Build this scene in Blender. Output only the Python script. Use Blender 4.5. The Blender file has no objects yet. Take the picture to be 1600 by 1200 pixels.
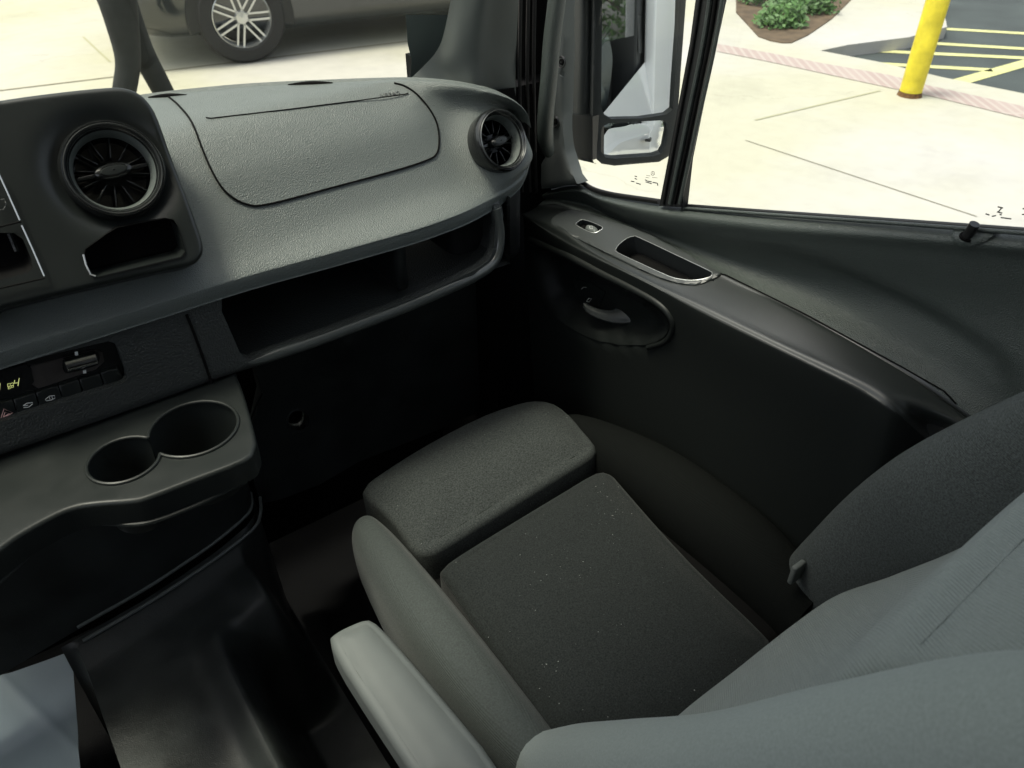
import bpy, bmesh, math, random
from mathutils import Vector, Matrix, noise
from mathutils.bvhtree import BVHTree
from mathutils.geometry import delaunay_2d_cdt
R_ = math.radians
S = bpy.context.scene
C = S.collection
random.seed(4)

# ------------------------------------------------------------------ camera, sky, sun, exposure
FPX = 1237.0; HEAD = R_(36.4); PITCH = R_(37.4)
cd = bpy.data.cameras.new('camera'); cam = bpy.data.objects.new('camera', cd); C.objects.link(cam)
cam.location = (0, 0, 0)
cam.rotation_euler = (R_(90) - PITCH, 0, -HEAD)
cd.sensor_fit = 'HORIZONTAL'; cd.sensor_width = 36; cd.lens = FPX/1600*36
cd.clip_start = 0.02; cd.clip_end = 600
cd.dof.use_dof = True; cd.dof.focus_distance = 1.15; cd.dof.aperture_fstop = 11
S.camera = cam
W = bpy.data.worlds.new('World'); S.world = W; W.use_nodes = True
nt = W.node_tree; nt.nodes.clear()
sky = nt.nodes.new('ShaderNodeTexSky'); sky.sky_type = 'NISHITA'; sky.sun_disc = False
SUN_EL, SUN_AZ = R_(72), R_(300)      # azimuth clockwise from +Y (forward); sun ahead-left
sky.sun_elevation = SUN_EL; sky.sun_rotation = SUN_AZ
sky.dust_density = 4.0; sky.air_density = 1.0; sky.ozone_density = .6
bg = nt.nodes.new('ShaderNodeBackground'); bg.inputs[1].default_value = 0.15
wo = nt.nodes.new('ShaderNodeOutputWorld')
hs_ = nt.nodes.new('ShaderNodeHueSaturation'); hs_.inputs['Saturation'].default_value = .45   # pale overcast sky
nt.links.new(sky.outputs[0], hs_.inputs['Color']); nt.links.new(hs_.outputs[0], bg.inputs[0]); nt.links.new(bg.outputs[0], wo.inputs[0])
sl = bpy.data.lights.new('sun', 'SUN'); sl.energy = 1.5; sl.angle = R_(12); sl.color = (1, .96, .88)
so = bpy.data.objects.new('sun', sl); C.objects.link(so)
sd = Vector((math.sin(SUN_AZ)*math.cos(SUN_EL), math.cos(SUN_AZ)*math.cos(SUN_EL), math.sin(SUN_EL)))
so.rotation_euler = sd.to_track_quat('Z', 'Y').to_euler(); so.location = sd*20
S.view_settings.view_transform = 'Standard'; S.view_settings.look = 'None'
S.view_settings.exposure = 1.0; S.view_settings.gamma = 1; S.view_settings.use_curve_mapping = False
GZ = -1.98                            # ground level (camera is 1.98 m above it)

# ------------------------------------------------------------------ pixel rays
F = Vector((math.sin(HEAD)*math.cos(PITCH), math.cos(HEAD)*math.cos(PITCH), -math.sin(PITCH)))
Rt = Vector((math.cos(HEAD), -math.sin(HEAD), 0))
Up = Rt.cross(F)
def ray(px, py): return F*FPX + Rt*(px-800) + Up*(600-py)
def aX(px, py, X): d = ray(px, py); return d*(X/d.x)
def aY(px, py, Y): d = ray(px, py); return d*(Y/d.y)
def aZ(px, py, Z): d = ray(px, py); return d*(Z/d.z)
def onX(X): return lambda a, b: aX(a, b, X)
def onY(Y): return lambda a, b: aY(a, b, Y)
def onZ(Z): return lambda a, b: aZ(a, b, Z)
def onP(p, n):
    p = Vector(p); n = Vector(n)
    def f(a, b):
        d = ray(a, b); return d*(p.dot(n)/d.dot(n))
    return f
def onB(bvh, fallback=None, off=0.0):
    def f(a, b):
        d = ray(a, b).normalized()
        h = bvh.ray_cast(Vector((0, 0, 0)), d)
        if h[0] is None: return fallback(a, b)
        n = h[1] if h[1].dot(d) < 0 else -h[1]
        return h[0] + n*off
    return f

# ------------------------------------------------------------------ object helpers
def tag(o, label=None, cat=None, group=None, kind=None):
    if label: o['label'] = label
    if cat: o['category'] = cat
    if group: o['group'] = group
    if kind: o['kind'] = kind
    return o
def thing(name, loc, label, cat, group=None):
    o = bpy.data.objects.new(name, None); C.objects.link(o); o.location = loc
    o.empty_display_size = .05
    return tag(o, label, cat, group)
def wpos(o):
    v = Vector((0, 0, 0))
    while o: v += Vector(o.location); o = o.parent
    return v
def link(name, me, mat, parent=None):
    o = bpy.data.objects.new(name, me); C.objects.link(o)
    if mat:
        me.materials.clear(); me.materials.append(mat)
    if parent is not None:
        o.parent = parent
        # mesh data is in world coordinates; shift it into the parent's frame
        o.matrix_parent_inverse = Matrix.Translation(-Vector(parent.location)) if parent.type == 'EMPTY' else Matrix.Identity(4)
    return o
def mesh(name, vs, fs, mat, parent=None, smooth=True, angle=40):
    me = bpy.data.meshes.new(name)
    me.from_pydata([tuple(v) for v in vs], [], fs); me.validate()
    bm = bmesh.new(); bm.from_mesh(me)
    bmesh.ops.remove_doubles(bm, verts=bm.verts, dist=1e-6)
    bmesh.ops.recalc_face_normals(bm, faces=bm.faces)
    if smooth:
        for f in bm.faces: f.smooth = True
        for e in bm.edges:
            if len(e.link_faces) == 2 and e.calc_face_angle(0) > R_(angle): e.smooth = False
    bm.to_mesh(me); bm.free()
    return link(name, me, mat, parent)
def cr(pts, n, closed=False):
    """catmull-rom through points, n samples per span"""
    pts = [Vector(p) for p in pts]; out = []; m = len(pts)
    rng = range(m) if closed else range(m-1)
    for i in rng:
        p1, p2 = pts[i], pts[(i+1) % m]
        p0 = pts[i-1] if (closed or i > 0) else p1*2-p2
        p3 = pts[(i+2) % m] if (closed or i+2 < m) else p2*2-p1
        for k in range(n):
            t = k/n
            out.append(.5*((2*p1)+(p2-p0)*t+(2*p0-5*p1+4*p2-p3)*t*t+(3*p1-p0-3*p2+p3)*t**3))
    if not closed: out.append(pts[-1])
    return out
def loft(name, rows, mat, parent=None, nu=8, nv=5, thick=0, angle=40, fn=None, smooth_rows=True):
    rows = [cr(r, nu) for r in rows]
    cols = list(zip(*rows))
    if smooth_rows: cols = [cr(c, nv) for c in cols]
    nr, ncl = len(cols[0]), len(cols)
    vs = [p for c in cols for p in c]
    if fn: vs = [fn(p) for p in vs]
    fs = [(i*nr+j, (i+1)*nr+j, (i+1)*nr+j+1, i*nr+j+1) for i in range(ncl-1) for j in range(nr-1)]
    o = mesh(name, vs, fs, mat, parent, angle=angle)
    if thick:
        md = o.modifiers.new('s', 'SOLIDIFY'); md.thickness = thick; md.offset = 1
    o['_v'] = 0; del o['_v']
    return o, BVHTree.FromPolygons(vs, fs)
def tube(name, pts, r, mat, parent=None, seg=10, n=6, closed=False, flat=None, caps=True):
    pts = [Vector(p) for p in pts]
    P = cr(pts, n, closed) if n > 1 else pts
    rs = r if callable(r) else (lambda t: r)
    vs, fs = [], []; m = len(P)
    prev = None
    for i, p in enumerate(P):
        a = P[(i-1) % m] if (closed or i > 0) else P[i]
        b = P[(i+1) % m] if (closed or i < m-1) else P[i]
        t = (b-a).normalized()
        if prev is None:
            u = t.orthogonal().normalized()
            if abs(t.z) < .9: u = (Vector((0, 0, 1))-t*t.z).normalized()
        else: u = (prev-t*prev.dot(t)).normalized()
        prev = u; w = t.cross(u); rr = rs(i/(m-1 if m > 1 else 1))
        fl = flat or 1
        for k in range(seg):
            an = 2*math.pi*k/seg
            vs.append(p+(u*math.cos(an)+w*math.sin(an)*fl)*rr)
    L = m if closed else m-1
    for i in range(L):
        for k in range(seg):
            fs.append((i*seg+k, i*seg+(k+1) % seg, ((i+1) % m)*seg+(k+1) % seg, ((i+1) % m)*seg+k))
    if not closed and caps:
        fs.append(tuple(range(seg))); fs.append(tuple((m-1)*seg+k for k in range(seg)))
    return mesh(name, vs, fs, mat, parent)
def box(name, a, b, mat, parent=None, bev=0.0, seg=3, M=None):
    bm = bmesh.new(); bmesh.ops.create_cube(bm, size=1)
    a = Vector(a); b = Vector(b)
    for v in bm.verts:
        v.co = Vector(((a.x+b.x)/2+v.co.x*(b.x-a.x), (a.y+b.y)/2+v.co.y*(b.y-a.y), (a.z+b.z)/2+v.co.z*(b.z-a.z)))
    if bev: bmesh.ops.bevel(bm, geom=bm.edges[:], offset=bev, segments=seg, profile=.5, affect='EDGES')
    if M: bm.transform(M)
    for f in bm.faces: f.smooth = bool(bev)
    me = bpy.data.meshes.new(name); bm.to_mesh(me); bm.free()
    return link(name, me, mat, parent)
def frame(c, n, up=(0, 0, 1)):
    n = Vector(n).normalized(); x = Vector(up).cross(n).normalized(); y = n.cross(x)
    M = Matrix((x, y, n)).transposed().to_4x4(); M.translation = Vector(c); return M
def lathe(name, prof, M, mat, parent=None, seg=64, sx=1, sy=1, angle=35):
    vs, fs = [], []; m = len(prof)
    for k in range(seg):
        an = 2*math.pi*k/seg
        for (r, h) in prof: vs.append(M @ Vector((r*math.cos(an)*sx, r*math.sin(an)*sy, h)))
    for k in range(seg):
        for j in range(m-1):
            fs.append((k*m+j, ((k+1) % seg)*m+j, ((k+1) % seg)*m+j+1, k*m+j+1))
    return mesh(name, vs, fs, mat, parent, angle=angle)
def inside(p, poly):
    c = False; j = len(poly)-1
    for i in range(len(poly)):
        a, b = poly[i], poly[j]
        if (a[1] > p[1]) != (b[1] > p[1]) and p[0] < (b[0]-a[0])*(p[1]-a[1])/(b[1]-a[1])+a[0]: c = not c
        j = i
    return c
def dens(poly, step):
    out = []
    for i in range(len(poly)):
        a = Vector(poly[i][:2]); b = Vector(poly[(i+1) % len(poly)][:2]); n = max(1, int((b-a).length/step))
        for k in range(n): out.append(a+(b-a)*k/n)
    return out
def rnd(poly, n=6):  # smooth closed outline
    return [(p.x, p.y) for p in cr([Vector((a, b, 0)) for a, b in poly], n, True)]
def patch(name, outline, surf, mat, parent=None, step=8, holes=(), skirt=None, bulge=0, br=.03, up=None,
          holeskirt=None, fn=None, bfac=None, rr=0, down=0, inset=False):
    """fill a traced outline on a real surface; bulge it along `up`; extrude its border by `skirt` (vector)"""
    if inset:      # shrink by the rounding radius so that the rounded border ends on the traced outline
        u0 = Vector(up).normalized(); ax_ = Vector((1, 0, 0)); ay_ = u0.cross(ax_).normalized()
        PP_ = [surf(a, b) for a, b in outline]; xs_ = [p.dot(ax_) for p in PP_]; ys_ = [p.dot(ay_) for p in PP_]
        cx_, cy_ = (max(xs_)+min(xs_))/2, (max(ys_)+min(ys_))/2; kx, ky = 2*rr/(max(xs_)-min(xs_)), 2*rr/(max(ys_)-min(ys_)); surf0 = surf
        surf = lambda a, b: (lambda p: p-ax_*((p.dot(ax_)-cx_)*kx)-ay_*((p.dot(ay_)-cy_)*ky))(surf0(a, b))
    loops = [dens(outline, step)]+[dens(h, step) for h in holes]
    pts, edges = [], []
    for L in loops:
        s = len(pts); pts += L
        edges += [(s+i, s+(i+1) % len(L)) for i in range(len(L))]
    if bulge:
        L0 = loops[0]; ar2 = sum(L0[i-1].x*L0[i].y-L0[i].x*L0[i-1].y for i in range(len(L0)))
        cpt = surf(L0[0].x, L0[0].y); mpp = cpt.dot(F)/FPX
        ringpts = []
        for fr_ in (.1, .3, .6, 1.0):
            dpx = br*fr_/mpp; st = max(1, int(dpx*.35/step)+1)
            for i in range(0, len(L0), st):
                t = (L0[(i+1) % len(L0)]-L0[i-1]); t = t.normalized() if t.length > 1e-6 else t
                nn_ = Vector((-t.y, t.x)) if ar2 > 0 else Vector((t.y, -t.x))
                q = L0[i]+nn_*dpx
                if not inside(q, L0) or any(inside(q, h) for h in loops[1:]): continue
                if min((q-p).length for p in L0) < dpx*.93: continue
                if ringpts and min((q-p).length for p in ringpts) < min(step*.4, dpx*.6): continue
                ringpts.append(q)
    else: ringpts = []
    pts += ringpts
    xs = [p[0] for p in loops[0]]; ys = [p[1] for p in loops[0]]
    lo = [Vector((p[0], p[1])) for L in loops for p in L]+ringpts
    x = min(xs); row = 0
    import itertools
    cell = {}
    for p in lo: cell.setdefault((int(p.x//step), int(p.y//step)), []).append(p)
    y = min(ys)
    while y < max(ys):
        x = min(xs)+(row % 2)*step*.5
        while x < max(xs):
            q = Vector((x, y))
            if inside(q, loops[0]) and not any(inside(q, h) for h in loops[1:]):
                ok = True
                for i, j in itertools.product((-1, 0, 1), repeat=2):
                    for p in cell.get((int(x//step)+i, int(y//step)+j), ()):
                        if (p-q).length < step*.45: ok = False
                if ok: pts.append(q)
            x += step
        y += step*.866; row += 1
    r = delaunay_2d_cdt([Vector(p) for p in pts], edges, [], 0, 1e-5)
    V2, FF, ov = r[0], r[2], r[3]
    keep = []
    for f in FF:
        c = sum((V2[i] for i in f), Vector((0, 0)))/len(f)
        if inside(c, loops[0]) and not any(inside(c, h) for h in loops[1:]): keep.append(tuple(f))
    P3 = [surf(v.x, v.y) for v in V2]
    upv = Vector(up).normalized() if up else None
    if bulge:
        bd = [surf(p.x, p.y) for p in dens(outline, step*.5)]
        out = []
        for p in P3:
            d = min((p-q).length for q in bd)
            t = min(1, d/br); h = bulge*((1-(1-t)**2) if rr else math.sqrt(max(0, 1-(1-t)**2)))
            if bfac: h *= bfac(p)
            out.append(p+upv*h)
        P3 = out
    if fn: P3 = [fn(p) for p in P3]
    vs = list(P3); fs = list(keep)
    def sk(lst, vec):
        vec = Vector(vec)
        for i in range(len(lst)):
            a, b = lst[i], lst[(i+1) % len(lst)]
            k = len(vs); vs.extend([P3[a]+vec, P3[b]+vec]); fs.append((a, b, k+1, k))
    if rr:   # quarter-round border running round the outline, then a straight drop
        L0 = loops[0]; Q = [surf(p.x, p.y) for p in L0]
        if fn: Q = [fn(p) for p in Q]
        n_ = len(Q); nrm = []
        ctr = sum(Q, Vector((0, 0, 0)))/n_
        sgn = sum((Q[i]-ctr).cross(Q[(i+1) % n_]-ctr).dot(upv) for i in range(n_))
        for i in range(n_):
            t = Q[(i+2) % n_]-Q[i-2]; o_ = t.cross(upv) if sgn > 0 else upv.cross(t); nrm.append(o_.normalized())
        for _ in range(2): nrm = [(nrm[i-1]+nrm[i]*2+nrm[(i+1) % n_]).normalized() for i in range(n_)]
        prof = [(rr*math.sin(a*math.pi/12), -rr*(1-math.cos(a*math.pi/12))) for a in range(7)]
        if down: prof += [(rr, -rr-down*.5), (rr, -rr-down), (rr*.4, -rr-down-rr*.3)]
        k0 = len(vs)
        for i in range(n_):
            for (a, b) in prof: vs.append(Q[i]+nrm[i]*a+upv*b)
        m_ = len(prof)
        for i in range(n_):
            for j in range(m_-1):
                a = k0+i*m_+j; b = k0+((i+1) % n_)*m_+j
                fs.append((a, b, b+1, a+1))
        skirt = None
    # boundary edges of the kept faces
    cnt = {}
    for f in keep:
        for i in range(len(f)):
            e = tuple(sorted((f[i], f[(i+1) % len(f)]))); cnt[e] = cnt.get(e, 0)+1
    be = [e for e, c in cnt.items() if c == 1]
    hv = holeskirt if holeskirt is not None else skirt
    for a, b in be:
        mid = (V2[a]+V2[b])/2
        isout = min((Vector(mid)-q).length for q in loops[0]) <= (min([(Vector(mid)-q).length for L in loops[1:] for q in L]) if len(loops) > 1 else 1e9)
        vec = skirt if isout else hv
        if vec is not None:
            vec = Vector(vec); k = len(vs); vs.extend([P3[a]+vec, P3[b]+vec]); fs.append((a, b, k+1, k))
    return mesh(name, vs, fs, mat, parent, angle=38)
def strip(name, pts, surf, w, mat, parent=None, off=.0006, n=1, closed=False):
    """flat ribbon (width w metres) along a traced line on a surface"""
    P = [surf(a, b) for a, b in pts]
    return tube(name, [p*(1-off) for p in P], w/2, mat, parent, seg=6, n=n, closed=closed)
def joined(name, parts, mat, parent=None):
    """join several helper meshes of ONE part into one mesh"""
    vs, fs = [], []
    for o in parts:
        k = len(vs); vs += [v.co.copy() for v in o.data.vertices]
        fs += [tuple(i+k for i in p.vertices) for p in o.data.polygons]
        me = o.data; bpy.data.objects.remove(o); bpy.data.meshes.remove(me)
    return mesh(name, vs, fs, mat, parent)
def text(name, s, M, size, mat, parent=None, depth=.0003):
    cu = bpy.data.curves.new(name, 'FONT'); cu.body = s; cu.size = size; cu.extrude = depth
    cu.align_x = 'CENTER'; cu.align_y = 'CENTER'; cu.resolution_u = 3
    t = bpy.data.objects.new('t', cu); C.objects.link(t)
    me = bpy.data.meshes.new_from_object(t.evaluated_get(bpy.context.evaluated_depsgraph_get()))
    bpy.data.objects.remove(t); bpy.data.curves.remove(cu)
    me.transform(M)
    return link(name, me, mat, parent)

# ------------------------------------------------------------------ materials
def M_(name, col, rough=.5, metal=0, spec=.5, bump=None, var=0, vscale=20, coat=0, sheen=0, rvar=0):
    m = bpy.data.materials.new(name); m.use_nodes = True; n = m.node_tree; b = n.nodes['Principled BSDF']
    b.inputs['Base Color'].default_value = (*col, 1); b.inputs['Roughness'].default_value = rough
    b.inputs['Metallic'].default_value = metal; b.inputs['Specular IOR Level'].default_value = spec
    if coat: b.inputs['Coat Weight'].default_value = coat; b.inputs['Coat Roughness'].default_value = .05
    if sheen: b.inputs['Sheen Weight'].default_value = sheen; b.inputs['Sheen Roughness'].default_value = .4
    tc = n.nodes.new('ShaderNodeTexCoord')
    def ramp(src, a, c):
        r = n.nodes.new('ShaderNodeMapRange'); r.inputs[1].default_value = .3; r.inputs[2].default_value = .7
        r.inputs[3].default_value = a; r.inputs[4].default_value = c
        n.links.new(src, r.inputs[0]); return r.outputs[0]
    if var or rvar:
        nz = n.nodes.new('ShaderNodeTexNoise'); nz.inputs['Scale'].default_value = vscale; nz.inputs['Detail'].default_value = 6
        n.links.new(tc.outputs['Object'], nz.inputs['Vector'])
        if var:
            mx = n.nodes.new('ShaderNodeMix'); mx.data_type = 'RGBA'; mx.blend_type = 'MULTIPLY'; mx.inputs[0].default_value = 1
            mx.inputs[6].default_value = (*col, 1)
            cc = n.nodes.new('ShaderNodeCombineColor'); o = ramp(nz.outputs[0], 1-var, 1+var)
            for i in range(3): n.links.new(o, cc.inputs[i])
            n.links.new(cc.outputs[0], mx.inputs[7]); n.links.new(mx.outputs[2], b.inputs['Base Color'])
        if rvar: n.links.new(ramp(nz.outputs[0], rough-rvar, rough+rvar), b.inputs['Roughness'])
    last = None
    for (kind, scale, strength, dist) in (bump or []):
        if kind == 'noise':
            t = n.nodes.new('ShaderNodeTexNoise'); t.inputs['Scale'].default_value = scale; t.inputs['Detail'].default_value = 3; out = t.outputs[0]
        elif kind == 'voronoi':
            t = n.nodes.new('ShaderNodeTexVoronoi'); t.inputs['Scale'].default_value = scale; t.feature = 'SMOOTH_F1'; out = t.outputs[0]
        elif kind.startswith('wave'):
            t = n.nodes.new('ShaderNodeTexWave'); t.inputs['Scale'].default_value = scale; t.bands_direction = kind[4] if kind[4] in 'XYZ' else 'X'; t.inputs['Distortion'].default_value = .6 if kind[4] in 'XYZ' else .15; out = t.outputs['Fac']
        if kind == 'wavec':      # twill running diagonally across the backrest
            dt = n.nodes.new('ShaderNodeVectorMath'); dt.operation = 'DOT_PRODUCT'; dt.inputs[1].default_value = (.79, -.305, .528)
            n.links.new(tc.outputs['Object'], dt.inputs[0]); cx = n.nodes.new('ShaderNodeCombineXYZ'); n.links.new(dt.outputs['Value'], cx.inputs[0]); n.links.new(cx.outputs[0], t.inputs['Vector'])
        else: n.links.new(tc.outputs['Object'], t.inputs['Vector'])
        bp = n.nodes.new('ShaderNodeBump'); bp.inputs['Strength'].default_value = strength; bp.inputs['Distance'].default_value = dist
        n.links.new(out, bp.inputs['Height'])
        if last: n.links.new(last, bp.inputs['Normal'])
        last = bp.outputs[0]
    if last: n.links.new(last, b.inputs['Normal'])
    return m
def emis(name, col, s):
    m = bpy.data.materials.new(name); m.use_nodes = True; b = m.node_tree.nodes['Principled BSDF']
    b.inputs['Base Color'].default_value = (*col, 1)
    b.inputs['Emission Color'].default_value = (*col, 1); b.inputs['Emission Strength'].default_value = s
    return m
def glassy(name, tint, ior=1.3):
    m = bpy.data.materials.new(name); m.use_nodes = True; n = m.node_tree; n.nodes.clear()
    o = n.nodes.new('ShaderNodeOutputMaterial'); mx = n.nodes.new('ShaderNodeMixShader')
    t = n.nodes.new('ShaderNodeBsdfTransparent'); t.inputs[0].default_value = (*tint, 1)
    g = n.nodes.new('ShaderNodeBsdfGlossy'); g.inputs['Roughness'].default_value = .0
    fr = n.nodes.new('ShaderNodeFresnel')
    ge = n.nodes.new('ShaderNodeNewGeometry'); mr = n.nodes.new('ShaderNodeMapRange')   # same weak reflection from both sides of the thin pane
    mr.inputs[3].default_value = ior; mr.inputs[4].default_value = 1/ior
    n.links.new(ge.outputs['Backfacing'], mr.inputs[0]); n.links.new(mr.outputs[0], fr.inputs[0])
    n.links.new(fr.outputs[0], mx.inputs[0]); n.links.new(t.outputs[0], mx.inputs[1]); n.links.new(g.outputs[0], mx.inputs[2])
    n.links.new(mx.outputs[0], o.inputs[0]); return m
GRAIN = [('voronoi', 850, .8, .0012), ('noise', 1500, .5, .0005), ('noise', 60, .06, .002)]
m_dash = M_('dash_plastic', (.112, .128, .121), .38, spec=.5, bump=GRAIN, rvar=.06, vscale=15)
m_trim = M_('trim_plastic', (.034, .038, .037), .42, spec=.5, bump=[('voronoi', 460, .9, .0012), ('noise', 900, .4, .0008)])
m_railp = M_('rail_plastic', (.05, .057, .055), .28, spec=.7)
m_tray = M_('tray_plastic', (.014, .0168, .016), .42, spec=.3, bump=[('noise', 1100, .35, .0004)], rvar=.08, vscale=25)
m_satin = M_('satin_black', (.010, .0125, .012), .38, rvar=.05, vscale=9)
m_gloss = M_('gloss_black', (.010, .011, .011), .2, spec=.6)
m_dark = M_('dark_plastic', (.012, .013, .013), .55)
m_black = M_('gap_black', (.004, .004, .004), .8, spec=.1)
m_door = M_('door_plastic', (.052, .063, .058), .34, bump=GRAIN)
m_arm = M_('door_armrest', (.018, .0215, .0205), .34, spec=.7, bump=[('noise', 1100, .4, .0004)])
m_doorshade = M_('door_shaded_plastic', (.010, .012, .0115), .45, spec=.3, bump=[('noise', 900, .3, .0005)])  # door plastic darkened: shade below the armrest is in the colour
m_fabins = M_('door_insert', (.026, .030, .029), .6, spec=.4, bump=[('noise', 520, .7, .0014), ('noise', 1500, .4, .0006)])
m_switchp = M_('switch_plate', (.04, .045, .045), .36, bump=[('noise', 900, .1, .0003)])
m_fabrict = M_('thigh_fabric', (.042, .047, .0455), .92, spec=.15, var=.5, vscale=480, bump=[('noise', 1400, .6, .0008)])  # light falloff over the seat is painted into the fabric colours, piece by piece
m_fabricd = M_('shaded_side_fabric', (.006, .0068, .0064), .95, spec=.04, var=.25, vscale=700, bump=[('waveZ', 190, .3, .0006), ('noise', 1200, .4, .0006)])  # far cushion bolster, its shade painted in as near black
m_fabricb = M_('half_shaded_side_fabric', (.065, .073, .071), .9, spec=.15, var=.35, vscale=450, bump=[('waveZ', 150, .3, .0007), ('noise', 1200, .4, .0006)])  # far backrest bolster, shade painted into the colour
m_fabric = M_('seat_fabric', (.0165, .0195, .0190), .9, spec=.2, sheen=.08, var=.5, vscale=480,
              bump=[('waveX', 260, .35, .0006), ('noise', 1400, .6, .0008)])
def lint(m):
    n = m.node_tree; b = n.nodes['Principled BSDF']; src = b.inputs['Base Color'].links[0].from_socket
    tc = n.nodes.new('ShaderNodeTexCoord'); t = n.nodes.new('ShaderNodeTexNoise'); t.inputs['Scale'].default_value = 330; t.inputs['Detail'].default_value = 1
    t2 = n.nodes.new('ShaderNodeTexNoise'); t2.inputs['Scale'].default_value = 14
    n.links.new(tc.outputs['Object'], t.inputs['Vector']); n.links.new(tc.outputs['Object'], t2.inputs['Vector'])
    ad = n.nodes.new('ShaderNodeMath'); ad.operation = 'MULTIPLY_ADD'; ad.inputs[1].default_value = .35
    n.links.new(t2.outputs[0], ad.inputs[0]); n.links.new(t.outputs[0], ad.inputs[2])
    r = n.nodes.new('ShaderNodeMapRange'); r.inputs[1].default_value = .965; r.inputs[2].default_value = 1.02; n.links.new(ad.outputs[0], r.inputs[0])
    mx = n.nodes.new('ShaderNodeMix'); mx.data_type = 'RGBA'; mx.inputs[7].default_value = (.25, .26, .25, 1)
    n.links.new(r.outputs[0], mx.inputs[0]); n.links.new(src, mx.inputs[6]); n.links.new(mx.outputs[2], b.inputs['Base Color'])
lint(m_fabric); lint(m_fabrict)
m_fabric2 = M_('bolster_fabric', (.052, .060, .057), .88, spec=.2, sheen=.1, var=.22, vscale=500,
              bump=[('waveZ', 190, .5, .0007), ('noise', 1200, .4, .0005)])  # near cushion bolster, paler than the far one to carry the light
m_fabricr = M_('ribbed_fabric', (.20, .225, .213), .88, spec=.2, sheen=.1, var=.07, vscale=400,
              bump=[('wavec', 125, .6, .0010)])  # backrest insert, light on it painted as a paler colour
m_fabricr2 = M_('lit_side_fabric', (.22, .25, .236), .88, spec=.2, sheen=.1, var=.10, vscale=500, bump=[('noise', 500, .3, .0008)])  # near backrest bolster, palest: the light on it is in the colour
m_vinyl = M_('armrest_vinyl', (.115, .128, .123), .6, bump=[('noise', 900, .25, .0004)], var=.05, vscale=20)
m_rubber = M_('floor_rubber', (.024, .028, .027), .46, bump=[('noise', 700, .5, .0008), ('noise', 30, .3, .004)], var=.3, vscale=14, rvar=.12)
m_ledge = M_('ledge_highlight', (.12, .135, .13), .35)  # highlight along the ledge edges painted as a paler colour
m_carpet = M_('carpet', (.006, .0065, .0065), .95, bump=[('noise', 800, .8, .002)])
m_chrome = M_('chrome', (.7, .71, .72), .18, metal=1)
m_silver = M_('silver_line', (.45, .47, .47), .35, metal=.6)
m_ringm = M_('dark_chrome', (.10, .105, .105), .25, metal=.7)
m_pillar = M_('pillar_trim', (.10, .112, .106), .6, bump=[('noise', 1200, .2, .0003)])
m_seal = M_('rubber_seal', (.012, .012, .012), .4)
m_sealg = M_('seal_light', (.1, .105, .09), .5)
m_glass = glassy('window_glass', (.93, .96, .93))
m_sglass = glassy('side_glass', (.93, .96, .93), 1.5)
m_wglass = glassy('windscreen_glass', (.93, .95, .85))
m_mirror = M_('mirror', (.9, .92, .9), .01, metal=1)
m_housing = M_('mirror_housing', (.02, .023, .022), .45, bump=[('noise', 900, .3, .0004)])
m_white = M_('white_paint', (.78, .79, .8), .25, coat=.6)
m_mark = M_('print_white', (.75, .77, .75), .5)
m_red = M_('print_pink', (.75, .45, .42), .5)
m_ink = M_('print_black', (.02, .02, .02), .6)
m_disp = emis('display_digits', (.75, .8, .3), .4)
m_head = M_('headliner', (.28, .28, .27), .9)
m_wall = M_('partition', (.05, .05, .05), .8)
m_paper = M_('paper', (.24, .30, .34), .45, var=.04, vscale=10)
m_yellow = M_('yellow_paint', (.68, .56, .03), .4, var=.22, vscale=9, bump=[('noise', 25, .3, .004)])
m_line = M_('line_paint', (.50, .49, .22), .8, var=.15, vscale=12)
m_asph = M_('asphalt', (.042, .052, .048), .75, var=.35, vscale=1.2, bump=[('noise', 60, .4, .01)])
m_cloth = M_('trousers', (.010, .012, .012), .9, var=.2, vscale=18)
m_skin = M_('skin', (.45, .28, .2), .6)
m_shirt = M_('shirt', (.2, .25, .3), .9)
m_shoe = M_('shoe', (.02, .02, .02), .5)
m_car = M_('dark_car_paint', (.02, .024, .026), .15, coat=1)
m_tyre = M_('tyre', (.02, .02, .02), .8)
m_rim = M_('alloy', (.55, .56, .56), .25, metal=.8)
m_carglass = M_('car_glass', (.01, .012, .012), .05, spec=.8)
m_rust = M_('rust', (.12, .06, .02), .9, var=.5, vscale=40)
m_leaf = M_('leaf', (.06, .13, .03), .6, var=.5, vscale=3)
m_bark = M_('bark', (.09, .07, .05), .9)
m_soil = M_('soil', (.10, .07, .04), .95, var=.3, vscale=8)
m_grass = M_('grass_mat', (.06, .1, .03), .9, var=.4, vscale=6)
m_frit = M_('frit', (.13, .16, .155), .45)

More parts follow.
